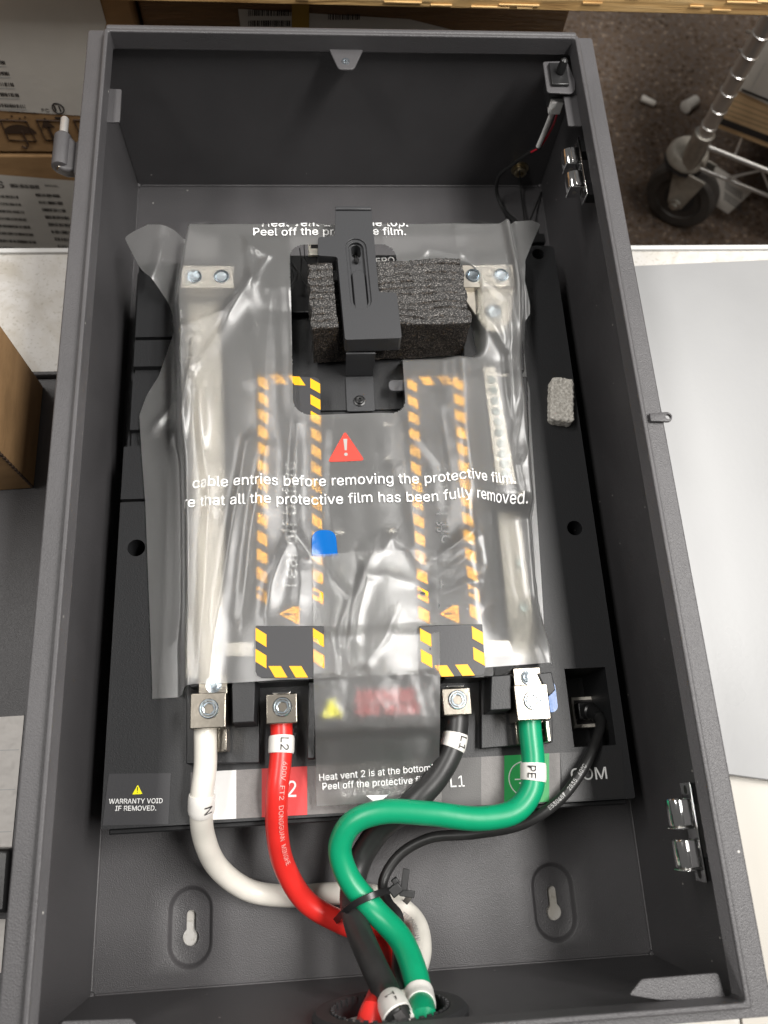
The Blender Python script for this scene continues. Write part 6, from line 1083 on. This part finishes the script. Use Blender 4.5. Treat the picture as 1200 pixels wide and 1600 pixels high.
# ================================================================== BESIDE THE ENCLOSURE
# loose door, face down on the table at the left
door = thing('enclosure_door', 'detached grey enclosure door lying flat at the left', 'door', (-.42, .2, -.008))
yd = P(70, 583, .010)[1]
part('door_skin', MB().box(-.66, -.2055, -.22, yd - .004, -.0082, .0075), M['coat'], door, bevel=.001)
part('door_return', MB().box(-.66, -.2055, yd - .0038, yd, -.0082, .0135), M['coat'], door, bevel=.001)
zd = .0078; q = [P(-60, 1124, zd), P(38, 1118, zd), P(18, 1330, zd), P(-60, 1330, zd)]
dl = part('wiring_label', MB().prism([tuple(p[:2]) for p in q], zd, zd + .0004), M['paperdim'], door)
mb = MB()
for py_ in (1172, 1234, 1300):
    a0, a1 = P(-58, py_ + 3, zd + .0006), P(34 - (py_ - 1118) * .09, py_, zd + .0006); mb.add([a0, a1, a1 + np.array((0, .0006, 0)), a0 + np.array((0, .0006, 0))], [(0, 1, 2, 3)])
part('ruled_lines', mb, M['print_grey'], dl)
q = [P(-60, 1436, zd), P(9, 1436, zd), P(2, 1520, zd), P(-60, 1520, zd)]
part('wiring_label', MB().prism([tuple(p[:2]) for p in q], zd, zd + .0004), M['paperdim'], door)
hq = [P(-60, 1326, .03), P(17, 1326, .03), P(10, 1428, .03), P(-60, 1428, .03)]
part('door_latch', MB().prism([tuple(p[:2]) for p in hq], zd, .03), M['blacksmooth'], door, bevel=.003, seg=3)
# brown carton on the door
zd2 = .0080; A1, B1 = P(68, 604, zd2), P(53, 763, zd2)
pl = [tuple(A1[:2]), tuple(B1[:2]), (B1[0] - .26, B1[1] - .012), (A1[0] - .26, A1[1] - .012)]
ct = thing('brown_carton', 'plain brown cardboard carton standing beside the enclosure at the left', 'box', (A1[0] - .13, (A1[1] + B1[1]) / 2, zd2))
part('carton_body', MB().prism(pl, zd2 + .0002, .21), M['card'], ct, bevel=.0012)
mb = MB()
for k in range(34):
    z_ = zd2 + .004 + k * .0058; mb.box(B1[0] - .0009, B1[0] + .0009, B1[1] - .0009, B1[1] + .0006, z_, z_ + .0038)
part('creased_edge', mb, M['print_brown'], ct)
# white sheet at the right of the enclosure
zs = .004
sp = [P(*q, zs) for q in ((905, 419), (1240, 404), (1330, 1236), (1120, 1208))]
single('white_panel', MB().prism([tuple(p[:2]) for p in sp], -.0055, zs), M['sheet'], 'large pale grey-white sheet lying on the table right of the enclosure', 'panel', bevel=.0008)
sp = [P(*q, -.004) for q in ((1100, 1185), (1340, 1212), (1400, 1720), (1180, 1720))]
single('cream_board', MB().prism([tuple(p[:2]) for p in sp], -.0083, -.0058), M['cream_board'], 'glossy cream board at the lower right below the white panel', 'board', bevel=.0006)

# ================================================================== BEHIND THE TABLE
YB = .80
def vq(mb, pts, y=YB, lift=.0006):
    q = [PY(a_, b_, y - lift) for a_, b_ in pts]; mb.add(q, [tuple(range(len(q)))]); return mb
def vbox(name, mb_pts, y0, y1, m, parent, **k):
    return None
bU = thing('shipping_box', 'upper shrink-wrapped shipping box with a barcode label behind the enclosure', 'box', (-.45, YB + .15, PY(60, 240, YB)[2]), 'shipping boxes stacked behind the table')
zt_, zm_, zb_ = .36, PY(60, 241, YB)[2], PY(60, 470, YB)[2] - .2
xr1 = -.187
part('carton', MB().box(-.78, xr1, YB, YB + .32, zm_ + .0015, zt_), M['card'], bU, bevel=.003)
part('paper_label', vq(MB(), [(-160, -60), (150, -20), (158, 7), (166, 36), (128, 181), (0, 173), (-150, 160)], lift=.0008), M['paper'], bU)
def vrect(mb, x0, y0, x1, y1, lift): vq(mb, [(x0, y0), (x1, y0), (x1, y1), (x0, y1)], lift=lift)
def vbars(mb, x0, x1, y0, y1, n, sl=0.05, lift=.0012, skew=.35, seed=1):
    r = random.Random(seed); x = x0
    while x < x1:
        w_ = r.choice((.8, 1.2, 1.8)); 
        vq(mb, [(x, y0 + (x - x0) * sl), (x + w_, y0 + (x + w_ - x0) * sl), (x + w_ + (y1 - y0) * skew, y1 + (x - x0) * sl), (x + (y1 - y0) * skew, y1 + (x - x0) * sl)], lift=lift); x += w_ + r.choice((.8, 1.2, 2.0))
for k, (x1_, y_) in enumerate(((6, 94), (13, 111), (20, 128), (27, 144), (38, 161))):
    mb = MB(); vbars(mb, -12, x1_, y_, y_ + 6, 30, seed=k); part('barcode', mb, M['print_dark'], bU)
    mb = MB(); vq(mb, [(-20, y_ + 8.4), (x1_ + 4, y_ + 9.8), (x1_ + 4, y_ + 11), (-20, y_ + 9.7)], lift=.0012); part('printed_line', mb, M['print_grey'], bU)
uX = (1, 0, 0)
def vtext(body, p0, p1, par, m=M['print_dark'], bold=0.0, y=YB, ratio=1.0, lift=.0012, al=0.0):
    a_, b_ = PY(*p0, y), PY(*p1, y); u = b_ - a_; wd = np.linalg.norm(u); u /= wd; v = np.cross((0, -1, 0), u)
    V, F = glyphs(body, bold); s = V.max(0) - V.min(0)
    mb = MB(); flat_text(mb, body, a_, u, v, (0, -1, 0), width=wd, height=wd * s[1] / s[0] * ratio, bold=bold, lift=lift); return part('lettering', mb, m, par)
vtext('ASSEMBLED IN CHINA', (14, 174), (61, 177.5), bU); vtext('FC', (66, 173), (78, 174), bU, bold=.01, ratio=.9)
mb = MB(); c = PY(91, 168, YB)
mb.tube([(c[0] +   .0055 * math.cos(q), YB - .0012, c[2] + .0065 * math.sin(q)) for q in np.linspace(0, 6.283, 24)], .0006, 5); mb.box(c[0] - .0035, c[0] - .0022, YB - .0014, YB - .0009, c[2] - .003, c[2] + .004).box(c[0] + .001, c[0] + .0022, YB - .0014, YB - .0009, c[2] - .004, c[2] + .003)
mb.box(c[0] - .007, c[0] + .007, YB - .0014, YB - .0009, c[2] - .0135, c[2] - .0115); part('safety_mark', mb, M['print_dark'], bU)
# handling icons
def icon_frame(px_):
    mb = MB(); q = [(px_, 187), (px_ + 41, 189), (px_ + 57, 221), (px_ + 14, 219)]; q = [PY(*p, YB - .0012) for p in q]
    mb.tube(q + [q[0]], .0008, 4); return mb
mb = icon_frame(0); c = PY(31, 203, YB); r_ = .0165
mb.add([(c[0] + r_ * math.cos(t_), YB - .0013, c[2] - .004 + r_ * .75 * math.sin(t_)) for t_ in np.linspace(math.pi, 0, 15)], [tuple(range(15))])
mb.tube([(c[0] + .002, YB - .0013, c[2]), (c[0] + .002, YB - .0013, c[2] - .020), (c[0] - .001, YB - .0013, c[2] - .024), (c[0] - .005, YB - .0013, c[2] - .021)], .0009, 5)
for dx, dz in ((-.008, .014), (-.002, .018), (.005, .015), (.011, .017), (-.002, .012), (.009, .011)): mb.box(c[0] + dx, c[0] + dx + .0016, YB - .0013, YB - .0009, c[2] + dz, c[2] + dz + .0022)
part('handling_icon', mb, M['print_brown'], bU)
mb = icon_frame(57); c = PY(80, 204, YB); mb.box(c[0] - .0025, c[0] + .0005, YB - .0014, YB - .001, c[2] - .022, c[2] + .006)
mb.add([(c[0] - .008, YB - .0014, c[2] + .005), (c[0] + .006, YB - .0014, c[2] + .005), (c[0] - .001, YB - .0014, c[2] + .019)], [(0, 1, 2)]); part('handling_icon', mb, M['print_brown'], bU)
part('handling_icon', icon_frame(115), M['print_brown'], bU)
bLw = thing('shipping_box', 'lower shipping box covered by a label with rows of barcodes', 'box', (-.45, YB + .15, zb_), 'shipping boxes stacked behind the table')
part('carton', MB().box(-.78, xr1, YB, YB + .32, ZF + .001, zm_ - .0015), M['card'], bLw, bevel=.003)
part('paper_label', vq(MB(), [(-120, 262), (0, 273), (122, 283), (135, 520), (-60, 520)], lift=.0008), M['paper'], bLw)
vtext('S', (-4, 292), (8, 293), bLw, bold=.02); vtext('MODEL', (71, 290), (92, 291.5), bLw, bold=.01)
mb = MB(); vbars(mb, 15, 59, 287, 293, 30, seed=21); part('barcode', mb, M['print_dark'], bLw)
for k in range(9):
    y_ = 300 + k * 11.5; mb = MB(); vbars(mb, 55 + k * 5, 92 + k * 4.4, y_ + 2, y_ + 7, 30, seed=30 + k); part('barcode', mb, M['print_dark'], bLw)
    mb = MB(); vbars(mb, -12, 26 + k * 5, y_ + 4, y_ + 8.5, 30, seed=50 + k); part('barcode', mb, M['print_dark'], bLw)
# stretch-wrapped boxes below the shelf
bC = thing('wrapped_box', 'dark stretch-wrapped carton with a faded white label behind the enclosure top', 'box', (0, YB + .2, ZF))
xq = PY(884, 40, YB + .01)[0]
part('carton', MB().box(xr1 + .003, xq, YB + .01, YB + .34, ZF + .001, .2), M['carddark'], bC, bevel=.003)
YC = YB + .01
part('paper_label', vq(MB(), [(372, 14), (640, 30), (720, 50), (376, 44)], y=YC, lift=.0008), M['paper'], bC)
for x0_2, x1_2, y_2 in ((388, 454, 16), (388, 452, 32), (513, 562, 22)):
    mb = MB(); r = random.Random(x0_2 + y_2); x = x0_2
    while x < x1_2:
        w_ = r.choice((1, 1.6, 2.4)); vq(mb, [(x, y_2), (x + w_, y_2), (x + w_, y_2 + 9), (x, y_2 + 9)], y=YC, lift=.0012); x += w_ + r.choice((1, 1.5, 2.2))
    part('barcode', mb, M['print_dark'], bC)
part('packing_tape', vq(MB(), [(456, 0), (483, 0), (483, 46), (456, 46)], y=YC, lift=.0015), mat('amber_tape', (.42, .26, .05), .3), bC)
# timber shelf above the boxes
pB0, pB1 = PY(120, 0, .77), PY(1230, 26.5, .77); zsh = (PY(600, 14, .77)[2])
sl_a = math.atan2(pB1[2] - pB0[2], pB1[0] - pB0[0])
sh = thing('timber_shelf', 'raw pine shelf board above the wrapped cartons', 'shelf', (.2, .95, zsh))
y_l, y_r = .765, .775
q0, q1 = P(128, 0, zsh), P(1240, 26, zsh); dvec = q1 - q0; dvec /= np.linalg.norm(dvec); nv_ = np.array((-dvec[1], dvec[0], 0))
e0, e1 = q0 - dvec * .35, q1 + dvec * .5
pl = [tuple(e0[:2]), tuple(e1[:2]), tuple((e1 + nv_ * .20)[:2]), tuple((e0 + nv_ * .20)[:2])]
part('board', MB().prism(pl, zsh, zsh + .019), M['wood'], sh, bevel=.0012)
mb = MB(); r = random.Random(4)
for k in range(60):
    c = e0 + (e1 - e0) * r.random(); mb.obox((c[0], c[1] - .0003, zsh + r.random() * .016 + .0015), dvec, Z, nv_, .004 + .014 * r.random(), .0005, .0012)
part('splinters', mb, M['wood'], sh)['kind'] = 'stuff'
for k in (.06, .97):
    c = e0 + (e1 - e0) * k + nv_ * .16; part('shelf_upright', MB().box(c[0] - .03, c[0] + .03, c[1] - .03, c[1] + .03, ZF, zsh - .0005), M['wood'], sh)

# wire cart
cs_ = thing('wire_cart', 'chrome wire shelving cart on a grey rubber caster by the carpet', 'cart', tuple(P(1085, 300, ZF)))
zs_ = ZF + .175
A = P(1094, 222, zs_ + .01); B = P(1200, 264, zs_ + .01); ud = B - A; ud[2] = 0; ud /= np.linalg.norm(ud); vd = np.array((-ud[1], ud[0], 0)); pb_ = A
mpp = lambda p: -(MR.T @ (np.array(p) - C0))[2] / FPX
pr = 12.0 * mpp(A)
part('post', MB().tube([pb_ + np.array((0, 0, h)) for h in np.linspace(-.01, .75, 4)], pr, 26), M['bright'], cs_)
rg = None
for k in range(22):
    h_ = pb_ + np.array((0, 0, .035 + k * .033))
    if rg is None: rg = part('post_ring', MB().lathe(h_, Z, [(pr, 0), (pr + .0010, .0006), (pr + .0010, .0018), (pr, .0024)], 26, False), M['bright'], cs_); off = WL[rg] - Vector(h_)
    else: inst(rg, Vector(h_) + off, cs_)
part('post_sleeve', MB().lathe(pb_ + np.array((0, 0, -.045)), Z, [(pr * 1.42, 0), (pr * 1.38, .03), (pr * 1.32, .06), (pr * 1.32, .064), (pr * 1.05, .065)], 26), M['steel'], cs_)
def wire(name, offs, z0, r_w=.0032, ln=.6, off0=0.0):
    p = pb_ + vd * offs + np.array((0, 0, z0)); return part(name, MB().tube([p + ud * off0, p + ud * ln * .5, p + ud * ln], r_w, 10), M['bright'], cs_)
wire('shelf_wire', -.004, 0, .0042); wire('shelf_wire', -.004, -.045, .0032); 
for k in range(1, 7): wire('shelf_wire', .03 + k * .05, .002, .0026)
zz_ = [pb_ + ud * (.07 + .04 * k) + vd * -.004 + np.array((0, 0, -.003 if k % 2 else -.042)) for k in range(14)]
part('truss_wire', MB().tube(zz_, .0024, 8), M['bright'], cs_)
for k in range(8): p = pb_ + ud * (.06 + k * .07) + np.array((0, 0, .003)); part('cross_wire', MB().tube([p, p + vd * .2, p + vd * .4], .002, 8), M['bright'], cs_)
# caster
cw = P(1066, 302, ZF + .064); wx = np.array((-.60, -.80, 0)); wt = np.array((.8, -.6, 0)); rw = .0635
caster = part('caster_wheel', MB().lathe(cw - wx * .017, wx, [(rw * .62, 0), (rw * .9, 0), (rw * .985, .004), (rw, .010), (rw, .024), (rw * .985, .030), (rw * .9, .034), (rw * .66, .034), (rw * .62, .031), (rw * .25, .031)], 48), M['tyre'], cs_)
part('wheel_hub', MB().lathe(cw + wx * .0135, wx, [(rw * .66, 0), (rw * .64, .001), (rw * .60, -.0005), (rw * .2, .002)], 36), M['rubber'], caster)
hd = P(1079, 234, ZF + .150); rd = 33.0 * mpp(hd)
part('caster_dish', MB().lathe(hd + np.array((0, 0, -.020)), Z, [(rd * .94, 0), (rd, .004), (rd * .97, .014), (rd * .84, .020), (rd * .5, .023)], 40), M['castergrey'], cs_)
part('dish_band', MB().lathe(hd + np.array((0, 0, -.029)), Z, [(rd * .9, 0), (rd * .985, .002), (rd * .985, .0085), (rd * .9, .0088)], 40), M['rubber'], cs_)
for sgn in (1, -1):
    o_ = cw + wx * (.024 * sgn); 
    pl3 = [o_ + wt * -.033 + np.array((0, 0, .066)), o_ + wt * .027 + np.array((0, 0, .066)), o_ + wt * .014 + np.array((0, 0, -.008)), o_ + wt * -.014 + np.array((0, 0, -.008))]
    part('fork_plate', MB().loft([pl3, [p + wx * .003 for p in pl3]]), M['castergrey'], cs_, bevel=.0012)
part('axle_nut', MB().lathe(cw + wx * .028, wx, [(.011, 0), (.011, .006), (.006, .006), (.006, .011), (.003, .012)], 6), M['steel'], cs_)
# carton on the cart
M['card_light'] = mat('light_cardboard', (0.66, 0.46, 0.26), 0.75, spec=0.2, bump=0.2, bscale=160, bdist=0.001, var=0.1, vscale=30)
c0 = P(1112, 196, zs_ + .02); 
cb = thing('cart_carton', 'cardboard carton with a white paper label standing on the wire cart', 'box', tuple(c0))
k0 = pb_ + vd * .035 + ud * .012 + np.array((0, 0, .006))
def cpt(s, d, h): return k0 + ud * s + vd * d + np.array((0, 0, h))
mb = MB(); lo = [cpt(0, 0, 0), cpt(.5, 0, 0), cpt(.5, .3, 0), cpt(0, .3, 0)]; mb.loft([lo, [p + np.array((0, 0, .42)) for p in lo]])
part('carton', mb, M['card_light'], cb, bevel=.002)
def cface(pts, lift=.0012):
    q = [PN(a_, b_, k0, vd) - vd * lift for a_, b_ in pts]; return MB().add(q, [tuple(range(len(q)))])
part('paper_label', cface([(1193, 56), (1300, 90), (1300, 210), (1148, 138)]), M['paper'], cb)
part('label_rule', cface([(1160, 137), (1230, 165), (1230, 169), (1159, 141)], .002), M['print_dark'], cb)
part('label_rule', cface([(1196, 97), (1197, 97), (1174, 140), (1173, 140)], .002), M['print_grey'], cb)
for yy0 in (152, 160, 168, 175): part('printed_line', cface([(1138 - (yy0 - 152) * .4, yy0), (1240, yy0 + 40), (1240, yy0 + 40.9), (1138 - (yy0 - 152) * .4, yy0 + .8)], .0016), M['print_brown'], cb)
part('dark_band', cface([(1121, 180), (1240, 226), (1240, 237), (1117, 190)], .0014), M['print_dark'], cb)
part('wrap_flap', MB().obox(cpt(-.004, .10, .2), vd, Z, ud, .10, .20, .0006), M['carddark'], cb)
# litter
q = [P(*p, ZF + .0012) for p in ((1117, 258), (1177, 298), (1138, 334), (1112, 318))]
pt = single('paper_slip', MB().prism([tuple(p[:2]) for p in q], ZF + .0005, ZF + .0015), M['paper'], 'white printed paper slip on the carpet behind the caster', 'paper')
for s0_ in (0, .35):
    mb = MB()
    for k in range(9):
        a_ = np.array(q[0]) * (1 - (.30 + .05 * k)) + np.array(q[1]) * (.30 + .05 * k); dn = np.array(q[3]) - np.array(q[0])
        b_ = a_ + dn * (.22 + s0_ * .8); wv = (np.array(q[1]) - np.array(q[0])) * .022; mb.add([b_, b_ + wv, b_ + wv + dn * .22, b_ + dn * .22], [(0, 1, 2, 3)])
    mb.v = [(v_[0], v_[1], ZF + .0019) for v_ in mb.v]
    part('barcode', mb, M['print_dark'], pt)
for (p0, p1, r_, lb) in (((1002, 153), (1024, 163), .0072, 'thin white foam scrap lying on the carpet'), ((1070, 168), (1088, 156), .0125, 'stubby white foam scrap on the carpet against the cart')):
    a_, b_ = P(*p0, ZF + r_), P(*p1, ZF + r_); d = b_ - a_
    mb = MB().tube([a_ + d * t_ for t_ in (0, .05, .3, .6, .95, 1)], [r_ * .6, r_, r_ * .9, r_ * .85, r_ * .8, r_ * .5], 12); single('foam_scrap', mb, M['paper'], lb, 'scrap', 'foam scraps on the carpet', angle=60)
